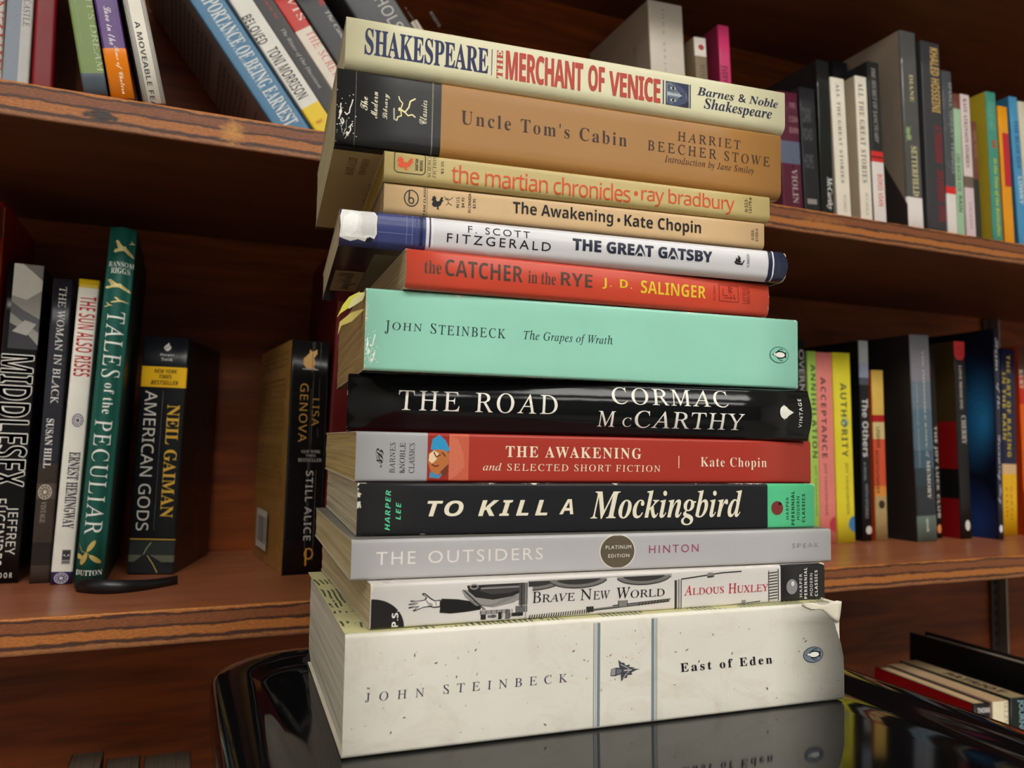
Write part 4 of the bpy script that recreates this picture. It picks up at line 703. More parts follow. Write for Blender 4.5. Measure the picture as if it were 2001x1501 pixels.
        for i in range(120):
            x, y = R.random(), R.random()
            if .1 < x < .5 and .1 < y < .3 and R.random() < .6:
                continue
            r = R.choice((.25, .3, .4, .55, .8))
            an = R.random() * pi
            pts = [(x + r * (1 + R.random()) * cos(q) * cos(an) / w / 1.8 - r * .5 * sin(q) * sin(an) / w / 1.8, y + r * (1 + R.random()) * cos(q) * sin(an) / h / 1.8 + r * .5 * sin(q) * cos(an) / h / 1.8) for q in [pi * 2 * z / 7 for z in range(7)]]
            P(pts, R.choice(((96, 80, 62), (70, 60, 50), (150, 122, 84), (128, 100, 70), (186, 160, 116))))
    elif kk == 'curl':
        stroke([(.8, 1), (.9, .7), (.6, .45), (.3, .5), (.25, .7), (.5, .75)], .8); stroke([(.95, 1), (.98, .3), (.7, .2), (.3, .3), (.0, .2)], .7, (150, 120, 60)); stroke([(.6, 0), (.8, .1), (1, .05)], .7)
    elif kk == 'midphoto':
        P(rect(0, 0, 1, 1), (150, 146, 140)); P([(0, .62), (0, 1), (1, 1), (1, .7), (.5, .58)], (206, 202, 192))
        P([(.0, .55), (.4, .46), (1, .36), (1, .2), (.5, .3), (0, .42)], (92, 92, 96)); P([(0, .3), (.5, .22), (1, .05), (1, 0), (0, 0)], (58, 58, 62)); P([(.3, 1), (.7, .9), (1, .82), (1, 1)], (120, 118, 114))
        P([(.1, .2), (.5, .34), (.9, .3), (.6, .16)], (170, 166, 160))
    elif kk == 'medal':
        ring(.5, .5, .5, .5, .5); ring(.5, .5, .34, .34, .3)
        for i in range(10):
            q = i * pi / 5
            stroke([(.5 + .2 * cos(q), .5 + .2 * sin(q)), (.5 + .46 * cos(q + .25), .5 + .46 * sin(q + .25))], .3)
        P(ell(.5, .5, .14, .14))
    elif kk == 'sqlogo':
        P(rect(0, 0, 1, 1), (150, 146, 142)); P(rect(.06, .3, .94, .94), (60, 56, 60)); P([(.1, .62), (.5, .7), (.9, .62), (.5, .5)], (214, 212, 206)); P(ell(.5, .62, .14, .1), (24, 22, 24)); P(rect(.1, .1, .9, .2), (90, 86, 86))
    elif kk == 'bird':
        P([(.0, .28), (.1, .2), (.3, .3), (.5, .34), (.72, .14), (1.0, .0), (.86, .26), (.62, .52), (.56, .66), (.44, .62), (.34, .74), (.18, 1.0), (.06, .96), (.16, .68), (.22, .46), (.08, .44)])
        stroke([(.14, .9), (.3, .56)], .25, (150, 132, 70)); stroke([(.62, .42), (.92, .1)], .25, (150, 132, 70))
    elif kk == 'bird2':
        P([(.0, .2), (.2, .36), (.4, .5), (.2, .9), (.3, 1.0), (.52, .62), (.7, .56), (1.0, .3), (.8, .34), (.6, .36), (.4, .26), (.14, .1)])
    elif kk == 'leaves':
        for cx, cy, q in ((.56, .84, 1.1), (.72, .3, -.7), (.34, .3, -1.9), (.12, .42, 2.6)):
            pts = [(cx + .26 * cos(t_) * cos(q) - .09 * sin(t_) * sin(q), cy + .26 * cos(t_) * sin(q) + .09 * sin(t_) * cos(q)) for t_ in [2 * pi * z / 14 for z in range(14)]]
            P(pts)
        stroke([(.05, .95), (.25, .6), (.45, .55), (.6, .4)], .35); stroke([(.4, .56), (.5, .75)], .3)
    elif kk == 'flamelogo':
        P([(.4, 0), (.1, .24), (.1, .5), (.4, .74), (.7, 1.0), (.72, .72), (.98, .5), (.9, .22), (.6, 0)]); stroke([(.2, .36), (.8, .66)], .3, (30, 30, 34)); stroke([(.2, .2), (.85, .46)], .3, (30, 30, 34))
    elif kk == 'roadpic':
        P(rect(0, 0, 1, .36), (28, 30, 30)); P(rect(0, .36, 1, .58), (96, 98, 82)); P(rect(0, .58, 1, 1), (44, 50, 48))
        P([(.0, .2), (.36, .6), (.46, .6), (1, .14), (1, 0), (0, 0)], (34, 36, 38)); stroke([(.44, .56), (.56, .3), (.66, .02)], .5, (196, 180, 110)); stroke([(.36, .6), (.42, .8), (.5, .98)], .35, (190, 190, 150))
    elif kk == 'cat':
        P([(.3, .0), (.06, .2), (.04, .5), (.26, .68), (.4, .78), (.44, .98), (.56, .88), (.74, .9), (.9, 1.0), (.92, .78), (.8, .64), (.72, .56), (.82, .3), (.7, .12), (.9, .0)]); stroke([(.0, .0), (1, .0)], .8, (150, 150, 150))
    elif kk == 'creases':
        for x in (.42, .5, .8):
            for i in range(14):
                y = R.random()
                stroke([(x + R.uniform(-.01, .01), y), (x + R.uniform(-.01, .01), min(1, y + R.uniform(.03, .2)))], R.choice((.12, .2, .3)))
    elif kk == 'cracks':
        for i in range(9):
            x, y = R.uniform(0, .5), R.uniform(0, .75)
            pts = [(x, y)]
            for q in range(5):
                x += R.uniform(-.06, .12); y += R.uniform(.02, .1) * R.choice((1, 1, -.6))
                pts.append((min(1, max(0, x)), min(1, max(0, y))))
            stroke(pts, R.choice((.1, .16, .26, .4)))
        for i in range(26):
            x, y = R.random() ** 2.2, R.random() ** 1.6
            P(ell(x, y, R.uniform(.1, .35) / w, R.uniform(.1, .3) / h, 6))
    elif kk == 'pmark':
        stroke([(.25, 0), (.25, .95)], 1.1); ring(.5, .66, .42, .34, 1.0)
    elif kk == 'halfdot':
        P(ell(1, .5, 1, .5, 18, pi / 2, 3 * pi / 2))
    elif kk == 'discs':
        ring(.5, .5, .5, .5, .6); P(ell(.5, .5, .22, .22))
    elif kk == 'shield':
        P([(0, 1), (1, 1), (1, .3), (.8, .06), (.5, 0), (.2, .06), (0, .3)]); ring(.5, .5, .26, .2, .5, (120, 20, 24))
    elif kk == 'pinL' or kk == 'pinR':
        for q in (.08, .4, .72):
            P(rect(q, 0, q + .16, 1))
    elif kk == 'leafmark':
        P(ell(.45, .7, .3, .26)); P(ell(.55, .3, .4, .2)); stroke([(.1, .0), (.6, .5), (.9, 1)], .5)
    elif kk == 'backtext':
        y = .95
        while y > .32:
            x = .06
            while x < .86:
                q = R.uniform(.03, .1)
                P(rect(x, y, min(.92, x + q), y + .008), C)
                x += q + .018
            y -= .026 if R.random() < .88 else .06
        P(rect(.2, .06, .56, .24), (214, 208, 196))
        for i in range(14):
            P(rect(.23 + .022 * i, .09, .23 + .022 * i + R.choice((.006, .012)), .21), (40, 36, 34))
    return S


# ------------------------------------------------------------------ books
def profile(t, r, bulge, rt=None):
    """front outline of a spine: list of (y, z) from the bottom edge to the top edge, in metres"""
    rt = r if rt is None else rt
    h = t - r - rt
    pts = []
    for i in range(6):
        q = pi / 2 * i / 5
        pts.append((r - r * sin(q), r - r * cos(q)))
    n = 7
    for i in range(1, n):
        q = i / n
        pts.append((-bulge * (1 - (2 * q - 1) ** 2), r + h * q))
    for i in range(6):
        q = pi / 2 * (1 - i / 5)
        pts.append((rt - rt * sin(q), t - rt + rt * cos(q)))
    return pts


def depth_fn(t, r, bulge, rt=None):
    rt = r if rt is None else rt
    pr = sorted((z, y) for y, z in profile(t, r, bulge, rt))

    def f(z):
        if z <= pr[0][0]:
            return pr[0][1]
        for (z0, y0), (z1, y1) in zip(pr, pr[1:]):
            if z <= z1:
                return y0 + (y1 - y0) * (z - z0) / max(1e-9, z1 - z0)
        return pr[-1][1]
    f.cuts = [z for z, y in pr[1:-1]] if abs(bulge) > 1e-5 else [z for z, y in pr[1:-1] if z < r * 1.02 or z > t - rt * 1.02]
    return f


def make_book(root, L, t, D, off, band_edges, band_mats, m_top, m_bot, m_page, m_in, hard=False, r=0.0012, bulge=0.0, tear=None, page_in=None, rt=None):
    """cover and page block as children of root; local x along the spine, y into the book, z across the spine"""
    c = 0.0024 if hard else 0.00035
    gap = 0.003 if hard else 0.0002
    if page_in:
        gap = page_in
    rt = r if rt is None else rt
    out = profile(t, r, bulge, rt)
    prof = [(D, 0.0), (r + (D - r) * .5, 0.0)] + out + [(rt + (D - rt) * .5, t), (D, t)]
    ri, rit = max(r - c, 0.0002), max(rt - c, 0.0002)

    def arc(q):
        return [(c + q - q * sin(pi / 2 * i / 4), c + q - q * cos(pi / 2 * i / 4)) for i in range(5)]
    inner = [(D, t - c)] + [(y, t - z) for y, z in arc(rit)] + arc(ri)[::-1] + [(D, c)]
    npr, nin = len(prof), len(inner)
    xs = sorted(set([0.0, L] + [b for b in band_edges if 0.0005 < b < L - 0.0005] + [L * k / 6 for k in range(1, 6)]))
    verts, faces, idx = [], [], []
    mats = list(band_mats) + [m_top, m_bot, m_in]
    iT, iB, iI = len(band_mats), len(band_mats) + 1, len(band_mats) + 2
    N = npr + nin
    for x in xs:
        for (y, z) in prof + inner:
            xx = x
            if tear and x == L and y < D * .5:
                xx = x - tear(z)
            verts.append((xx - off[0], y - off[1], z - off[2]))
    for s in range(len(xs) - 1):
        xm = (xs[s] + xs[s + 1]) / 2
        bi = sum(1 for b in band_edges if b < xm)
        for k in range(N):
            q = (k + 1) % N
            faces.append((s * N + k, s * N + q, (s + 1) * N + q, (s + 1) * N + k))
            if k < 2:
                idx.append(iB if k < 1 or True else bi)
            elif k < npr - 3:
                idx.append(bi)
            elif k < npr - 1:
                idx.append(iT)
            else:
                idx.append(iI)
    faces.append(tuple(range(N)))
    idx.append(iI)
    e = (len(xs) - 1) * N
    faces.append(tuple(e + k for k in range(N))[::-1])
    idx.append(iI)
    cov = mesh_obj('cover', verts, faces, mats, idx, root)
    cov.data.polygons.foreach_set('use_smooth', [q < len(band_mats) for q in idx])
    bm = bmesh.new()
    bm.from_mesh(cov.data)
    bmesh.ops.recalc_face_normals(bm, faces=bm.faces)
    bm.to_mesh(cov.data)
    bm.free()
    # page block, its fore edge slightly hollow and its ends a touch uneven
    v, f = [], []
    R = random.Random(int(L * 1e6) + int(t * 1e6))
    nz = 17
    rows = []
    for i in range(nz):
        z = t / 2 - (t / 2 - c - 0.00005) * cos(pi * i / (nz - 1))
        dz = min(z, t - z) - c
        rr = ri if z < t / 2 else rit
        yf = c + 0.00006 + (rr - math.sqrt(max(0.0, 2 * rr * dz - dz * dz)) if dz < rr else 0.0)
        ho = 0.0012 * (1 - ((2 * z - t) / t) ** 2) if hard else 0.0
        rows.append((z, yf, gap + R.uniform(0, 0.0003), L - gap - R.uniform(0, 0.0003), D - gap - ho - R.uniform(0, 0.0003)))
    for (z, yf, xa, xb, yb) in rows:
        v += [(xa, yf, z), (xb, yf, z), (xb, yb, z), (xa, yb, z)]
    v = [(p[0] - off[0], p[1] - off[1], p[2] - off[2]) for p in v]
    for i in range(nz - 1):
        for k in range(4):
            q = (k + 1) % 4
            f.append((i * 4 + k, i * 4 + q, i * 4 + 4 + q, i * 4 + 4 + k))
    f.append((3, 2, 1, 0))
    e = (nz - 1) * 4
    f.append((e, e + 1, e + 2, e + 3))
    mesh_obj('page_block', v, f, [m_page], None, root)
    return cov


PART_OF = {'dot': 'dot', 'bar': 'rule'}


def put_items(cov, items, off, t, dep):
    """printed lettering and marks as thin layers of ink on the spine of a cover"""
    for ii, (k, nm, sx, st, col, bx, rot, sp) in enumerate(items):
        if bx[1] - bx[0] < 0.05 or bx[3] - bx[2] < 0.05:
            continue
        fm = frame_map(bx, rot)
        if k == 't':
            v2, f2 = glyphs(sx, st, sp)
            layers = [(col, v2, f2)]
        else:
            w, h = (bx[1] - bx[0], bx[3] - bx[2]) if rot in (0, 180) else (bx[3] - bx[2], bx[1] - bx[0])
            layers = [(c, p, [tuple(range(len(p)))]) for c, p in art_shapes(sx, w, h)]
        verts, faces, idx, mats, mk = [], [], [], [], {}
        for li, (c, v2, f2) in enumerate(layers):
            c = tuple(c)
            if c not in mk:
                mk[c] = len(mats)
                mats.append(ink(c))
            b = len(verts)
            eps = 0.00005 + ii * 0.000012 + min(li, 60) * 0.000003 * (1 if k == 'a' else 0)
            for pt in v2:
                u, v = fm(pt[0], pt[1])
                lift = pt[2] * 0.000003 if len(pt) > 2 else 0.0
                u, v = u / 1000, min(max(v / 1000, 0.0002), t - 0.0002)
                verts.append((u - off[0], -eps - lift - off[1], v - off[2]))
            for f in f2:
                faces.append(tuple(b + q for q in f))
                idx.append(mk[c])
        if verts:
            o = mesh_obj(nm, verts, faces, mats, idx, cov)
            bm = bmesh.new()
            bm.from_mesh(o.data)
            zs_ = [q.co.z for q in bm.verts]
            for zc in dep.cuts:
                zc -= off[2]
                if min(zs_) + 1e-6 < zc < max(zs_) - 1e-6:
                    bmesh.ops.bisect_plane(bm, geom=bm.verts[:] + bm.edges[:] + bm.faces[:], plane_co=(0, 0, zc), plane_no=(0, 0, 1))
            for q in bm.verts:
                q.co.y += dep(q.co.z + off[2])
            bm.normal_update()
            fl = [f for f in bm.faces if f.normal.y > 0]
            if fl:
                bmesh.ops.reverse_faces(bm, faces=fl)
            bm.to_mesh(o.data)
            bm.free()


def put_plane(cov, nm, kind, col, place, off, rects=None, w=100, h=100, text=None, flip=1):
    """marks on another face of a book; place(x, y, layer) gives local coordinates in metres"""
    verts, faces, idx, mats, mk = [], [], [], [], {}
    if text:
        v2, f2 = glyphs(text[0], text[1], 1.0)
        layers = [(col, v2, f2)]
    else:
        layers = rects if rects else art_shapes(kind, w, h)
        layers = [(c, p, [tuple(range(len(p)))]) for c, p in layers]
    for li, (c, v2, f2) in enumerate(layers):
        c = tuple(c)
        if c not in mk:
            mk[c] = len(mats)
            mats.append(ink(c))
        b = len(verts)
        for pt in v2:
            p = place(pt[0], pt[1], 0.00007 + 0.00001 * li)
            verts.append((p[0] - off[0], p[1] - off[1], p[2] - off[2]))
        for f in f2:
            faces.append(tuple(b + q for q in f))
            idx.append(mk[c])
    return mesh_obj(nm, verts, faces, mats, idx, cov)


# ------------------------------------------------------------------ room shell
WALL = plain('wall_paint', (232, 230, 224), 0.8, 0.2)
CEIL = plain('ceiling_tile', (226, 225, 220), 0.9, 0.1)
FLOOR = plain('floor_carpet', (176, 170, 160), 0.95, 0.1)
X0, X1, Y0, Y1, ZT = -2.4, 3.4, -3.4, 0.78, 2.75


def slab(name, x0, x1, y0, y1, z0, z1, m):
    v, f = box_data(x0, x1, y0, y1, z0, z1)
    o = mesh_obj(name, v, f, [m])
    return struct(o)


slab('floor', X0, X1, Y0, Y1, -0.05, 0.0, FLOOR)
slab('ceiling', X0, X1, Y0, Y1, ZT, ZT + 0.05, CEIL)
slab('wall_back', X0, X1, Y1, Y1 + 0.05, 0, ZT, WALL)
slab('wall_front', X0, X1, Y0 - 0.05, Y0, 0, ZT, plain('wall_paint_dimmed', (120, 118, 114), 0.8, 0.2))  # room's dimness put into this wall's colour, so glossy covers reflect less
slab('wall_left', X0 - 0.05, X0, Y0, Y1, 0, ZT, WALL)
slab('wall_right', X1, X1 + 0.05, Y0, Y1, 0, ZT, WALL)

gl = G('lamp_diffuser')
gl.b.inputs['Base Color'].default_value = (0.9, 0.9, 0.88, 1)
gl.b.inputs['Emission Color'].default_value = LAMP_COL + (1,)
gl.b.inputs['Emission Strength'].default_value = LAMP
DIFF = gl.m
FRAME = plain('lamp_frame', (225, 225, 222), 0.4)
LIGHTS = [(-0.55, -1.15, 'first ceiling panel light left of the stack'), (0.85, -1.15, 'ceiling panel light above and right of the stack'), (-0.55, -2.35, 'ceiling panel light far behind on the left'), (0.85, -2.35, 'ceiling panel light far behind on the right')]
for (lx, ly, lab) in LIGHTS:
    e = empty('ceiling_light', lab, 'light', 'recessed ceiling panels', Matrix.Translation((lx, ly, ZT - 0.045)))
    hw, hh = 0.6, 0.3
    for nm_, q in (('frame', ((-hw, hw, -hh, -hh + .025), (-hw, hw, hh - .025, hh), (-hw, -hw + .025, -hh + .025, hh - .025), (hw - .025, hw, -hh + .025, hh - .025))),):
        vv, ff = [], []
        for (a0, a1, b0, b1) in q:
            v, f = box_data(a0, a1, b0, b1, 0, 0.044)
            ff += [tuple(len(vv) + z for z in p) for p in f]
            vv += v
        mesh_obj(nm_, vv, ff, [FRAME], None, e)
    v, f = box_data(-hw + .025, hw - .025, -hh + .025, hh - .025, 0.012, 0.02)
    mesh_obj('diffuser', v, f, [DIFF], None, e)

# ------------------------------------------------------------------ bookcase
YS, ZL, SP = META['Ys'], META['Zl'], META['S']
YB = 0.695
TOPW = wood('shelf_veneer', (136, 78, 50), (172, 106, 74), 0.32, scuff=(176, 100, 38))
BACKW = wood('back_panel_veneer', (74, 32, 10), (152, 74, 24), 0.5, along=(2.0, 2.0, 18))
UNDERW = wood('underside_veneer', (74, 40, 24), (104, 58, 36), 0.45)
EDGE = plywood_edge('plywood_edge')
EDGE_U = plywood_edge('plywood_edge_chipped', [(-0.3465, 0.0075, 0.009, 0.0032, (52, 36, 30), 2.0), (-0.2795, 0.0095, 0.008, 0.008, (196, 136, 62), 0.8), (0.16, 0.01, 0.03, 0.006, (176, 110, 50), 0.4)])
case = empty('bookcase', 'dark red brown wooden bookcase with plywood shelves behind the stack of books', 'bookcase', None, Matrix.Translation((0.3, 0.6, 0)))
CX, CY = 0.3, 0.6
BX0, BX1 = -0.75, 1.75
SHZ = [ZL + SP * k for k in (3, 2, 1, 0)] + [META['BZ'], META['BZ'] - 0.33, 0.10]
for k, z in enumerate(SHZ):
    v = [(BX0, YS, -.019), (BX1, YS, -.019), (BX1, YB, -.019), (BX0, YB, -.019), (BX0, YS, 0), (BX1, YS, 0), (BX1, YB, 0), (BX0, YB, 0)]
    v = [(p[0] - CX, p[1] - CY, p[2] + .019) for p in v]
    f = [(3, 2, 1, 0), (4, 5, 6, 7), (0, 1, 5, 4), (1, 2, 6, 5), (2, 3, 7, 6), (3, 0, 4, 7)]
    me = bpy.data.meshes.new('shelf')
    me.from_pydata(v, [], f)
    bm = bmesh.new()
    bm.from_mesh(me)
    bm.faces.ensure_lookup_table()
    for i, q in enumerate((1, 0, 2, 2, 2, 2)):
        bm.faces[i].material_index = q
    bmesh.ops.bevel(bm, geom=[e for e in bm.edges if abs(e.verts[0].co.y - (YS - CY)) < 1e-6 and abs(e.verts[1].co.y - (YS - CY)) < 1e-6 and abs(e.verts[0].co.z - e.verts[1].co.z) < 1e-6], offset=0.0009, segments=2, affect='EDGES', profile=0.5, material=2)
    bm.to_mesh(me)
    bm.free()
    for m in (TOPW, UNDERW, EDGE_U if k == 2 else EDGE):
        me.materials.append(m)
    o = bpy.data.objects.new('shelf', me)
    COL.objects.link(o)
    o.parent = case
    o.location = (0, 0, z - .019)
v, f = box_data(BX0 - CX, BX1 - CX, YB + .0003 - CY, YB + .012 - CY, 0.0, ZL + SP * 3 + 0.05)
mesh_obj('back_panel', v, f, [BACKW], None, case)
for nm_, xa, xb in (('side_panel', BX0 - .02, BX0 - .0003), ('side_panel', BX1 + .0003, BX1 + .02)):
    v, f = box_data(xa - CX, xb - CX, YS - .004 - CY, YB + .012 - CY, 0.0, ZL + SP * 3 + 0.05)
    mesh_obj(nm_, v, f, [BACKW], None, case)
# slotted metal shelf standards on the back panel
MET = plain('dull_metal', (150, 146, 140), 0.4, 0.5, 0.7)
SLOT = plain('slot_shadow', (30, 22, 20), 0.8)
for px in (0.955,):
    for (za, zb) in ((ZL + .001, ZL + SP - .020), (META['BZ'] + .001, ZL - .020)):
        st = []
        v, f = box_data(px - .014 - CX, px - CX, YB - .0035 - CY, YB - CY, za, zb)
        vv, ff = list(v), list(f)
        ii = [0] * len(f)
        v, f = box_data(px - CX, px + .0022 - CX, YB - .013 - CY, YB - CY, za, zb)
        ff += [tuple(len(vv) + q for q in p) for p in f]; vv += v; ii += [1] * len(f)
        z = za + .02
        while z < zb - .02:
            v, f = box_data(px - .0095 - CX, px - .0045 - CX, YB - .0037 - CY, YB - .003 - CY, z, z + .006)
            ff += [tuple(len(vv) + q for q in p) for p in f]; vv += v; ii += [2] * len(f)
            z += .0127
        mesh_obj('shelf_standard', vv, ff, [plain('brown_metal', (58, 40, 32), 0.5), MET, SLOT], ii, case)

# ------------------------------------------------------------------ glossy black side table under the stack
g = G('black_gloss_plastic')
v = g.coord((1, 1, 1))
n1 = g.noise(300.0, v, 3)
scr = g.noise(1.0, g.coord((18, 420, 10), (0, 0, 0.9)), 2, 0.5)
g.bump(g.math('ADD', g.math('MULTIPLY', n1, 0.02), g.math('MULTIPLY', g.math('GREATER_THAN', scr, 0.78), 0.05)), 0.05, 0.0004)
GLOSS = g.set(lin((11, 11, 13)), g.math('MULTIPLY_ADD', g.math('GREATER_THAN', scr, 0.76), 0.10, 0.07), 0.6)
TX0, TX1, TY0, TY1 = 0.0165, 0.3015, 0.110, 0.4205
ZT0 = STACK['east']['pos'][2]
tab = empty('side_table', 'glossy black side table with raised rounded rim carrying the tall stack of books', 'table', None, Matrix.Translation(((TX0 + TX1) / 2, (TY0 + TY1) / 2, 0)))


def rrect(inset, R0, n=10):
    hx_, hy_ = (TX1 - TX0) / 2 - inset, (TY1 - TY0) / 2 - inset
    R_ = max(R0 - inset, 0.006)
    pts = []
    for sx, sy, s0 in ((1, 1, 0), (-1, 1, 1), (-1, -1, 2), (1, -1, 3)):
        for i in range(n + 1):
            q = (s0 + i / n) * pi / 2
            pts.append((sx * (hx_ - R_) + R_ * cos(q), sy * (hy_ - R_) + R_ * sin(q)))
    return pts


rings = [(0.010, -0.034), (0.003, -0.030), (0.0008, -0.020), (0.0, -0.004), (0.0004, 0.0008), (0.0014, 0.0022), (0.003, 0.0030), (0.010, 0.0036), (0.0155, 0.0032), (0.018, 0.0022), (0.0205, 0.0006), (0.024, -0.0004), (0.030, -0.0006), (0.036, -0.0003), (0.042, 0.0)]
vv, ff = [], []
for (ins, z) in rings:
    vv += [(x, y, ZT0 + z - 0.0002) for x, y in rrect(ins, 0.045)]
n = len(vv) // len(rings)
for i in range(len(rings) - 1):
    for k in range(n):
        q = (k + 1) % n
        ff.append((i * n + k, i * n + q, (i + 1) * n + q, (i + 1) * n + k))
ff.append(tuple((len(rings) - 1) * n + k for k in range(n)))
ff.append(tuple(range(n))[::-1])
mesh_obj('tabletop', vv, ff, [GLOSS], None, tab, True)
for sx in (-1, 1):
    for sy in (-1, 1):
        vv, ff = [], []
        for (z, r_) in ((0.0, .010), (0.004, .012), (0.5, .013), (ZT0 - .0345, .015)):
            sp_ = 1.0 + (1 - z / ZT0) * .12
            for k in range(14):
                vv.append((sx * .112 * sp_ + r_ * cos(k * pi / 7), sy * .122 * sp_ + r_ * sin(k * pi / 7), z))
        for i in range(3):
            for k in range(14):
                q = (k + 1) % 14
                ff.append((i * 14 + k, i * 14 + q, i * 14 + 14 + q, i * 14 + 14 + k))
        ff += [tuple(range(14))[::-1], tuple(range(42, 56))]
        mesh_obj('leg', vv, ff, [GLOSS], None, tab, True)

# ------------------------------------------------------------------ the stack
GS = 'books piled in the tall stack'
SPEC = {
    'east': dict(name='paperback_book', label='thick stained cream paperback at the very bottom of the stack, two blue grey stripes', col=[(230, 225, 213)], rough=.42, wear=.0009, stain=1.0, top='engr', bot=(220, 212, 196), page=(232, 226, 210), r=.0016, pin=.0012),
    'bnw': dict(cw=.0006, name='paperback_book', label='white paperback with engraved machinery and crimson author name, second from the bottom of the stack', col=[(218, 212, 208), (34, 33, 34)], rough=.3, wear=.0009, stain=.0, top=(222, 216, 208), bot=(220, 214, 206), page=(206, 190, 156), r=.0012),
    'outsiders': dict(cw=.0004, name='paperback_book', label='silver grey paperback with a round brown badge on its spine', col=[(182, 180, 182)], rough=.38, wear=0.0, top=(120, 118, 112), bot=(150, 146, 146), page=(206, 192, 150), r=.0013),
    'tkam': dict(cw=.0006, name='paperback_book', label='black paperback with cream handwritten style title and a green block at its right end', col=[(28, 28, 32), (84, 196, 140)], rough=.4, wear=.0010, top=(60, 30, 30), bot=(50, 46, 44), page=(204, 196, 168), r=.0011),
    'awbn': dict(cw=.0002, name='paperback_book', label='red paperback with a silver block and a small portrait in a blue hat', col=[(168, 168, 172), (170, 54, 42)], rough=.34, wear=0.0, top=(190, 40, 36), bot=(160, 60, 50), page=(202, 178, 124), r=.0012),
    'road': dict(rt=.0024, cw=.0005, spec=.22, name='paperback_book', label='glossy black paperback with large thin white serif capitals, below the mint green one', col=[(15, 16, 18)], rough=.12, wear=.0002, top=(18, 18, 20), bot=(16, 16, 18), page=(196, 184, 158), r=.0026, bulge=.0027),
    'grapes': dict(cw=.0007, name='paperback_book', label='thick mint green paperback with yellow page flags sticking out of its left end', col=[(152, 214, 192)], rough=.27, wear=.0012, stain=.0, top=(120, 116, 112), bot=(70, 96, 86), page=(188, 160, 110), r=.0014),
    'catcher': dict(rt=.0016, name='paperback_book', label='worn orange red paperback with yellow author name, directly on the mint green one', col=[(206, 72, 50)], rough=.35, wear=.0006, top=(198, 70, 50), bot=(178, 160, 130), page=(196, 178, 138), r=.0030, bulge=.0006),
    'gatsby': dict(rt=.0022, cw=.0004, name='paperback_book', label='white and navy paperback whose left spine end is torn to bare white paper', col=[(54, 60, 104), (62, 70, 122), (214, 212, 216), (36, 44, 70)], rough=.22, wear=0.0, top=(60, 60, 74), bot=(30, 30, 36), page=(206, 194, 160), r=.0042, bulge=.0006),
    'awbantam': dict(cw=.0003, name='paperback_book', label='pale tan mass market paperback with bold black title and two printed prices', col=[(212, 178, 134)], rough=.4, wear=0.0, stain=.6, top=(214, 178, 134), bot=(200, 164, 120), page=(190, 160, 118), r=.0030),
    'martian': dict(cw=.0003, name='paperback_book', label='yellow beige mass market paperback with orange lower case title and rooster emblem', col=[(198, 178, 120)], rough=.4, wear=0.0, stain=.8, top=(206, 180, 122), bot=(176, 150, 96), page=(170, 140, 70), r=.0030),
    'tom': dict(cw=.0006, name='paperback_book', label='thick tan brown paperback with a black end block and running figure, second from the top', col=[(28, 28, 30), (166, 118, 62)], rough=.42, wear=0.0, top=(150, 104, 58), bot=(186, 166, 118), page=(206, 198, 160), r=.0040),
    'shakespeare': dict(cw=.0001, name='paperback_book', label='pale cream paperback with navy and red condensed capitals, topmost of the stack', col=[(216, 211, 176)], rough=.3, wear=0.0, top=(224, 218, 180), bot=(204, 196, 158), page=(216, 208, 176), r=.0044),
}
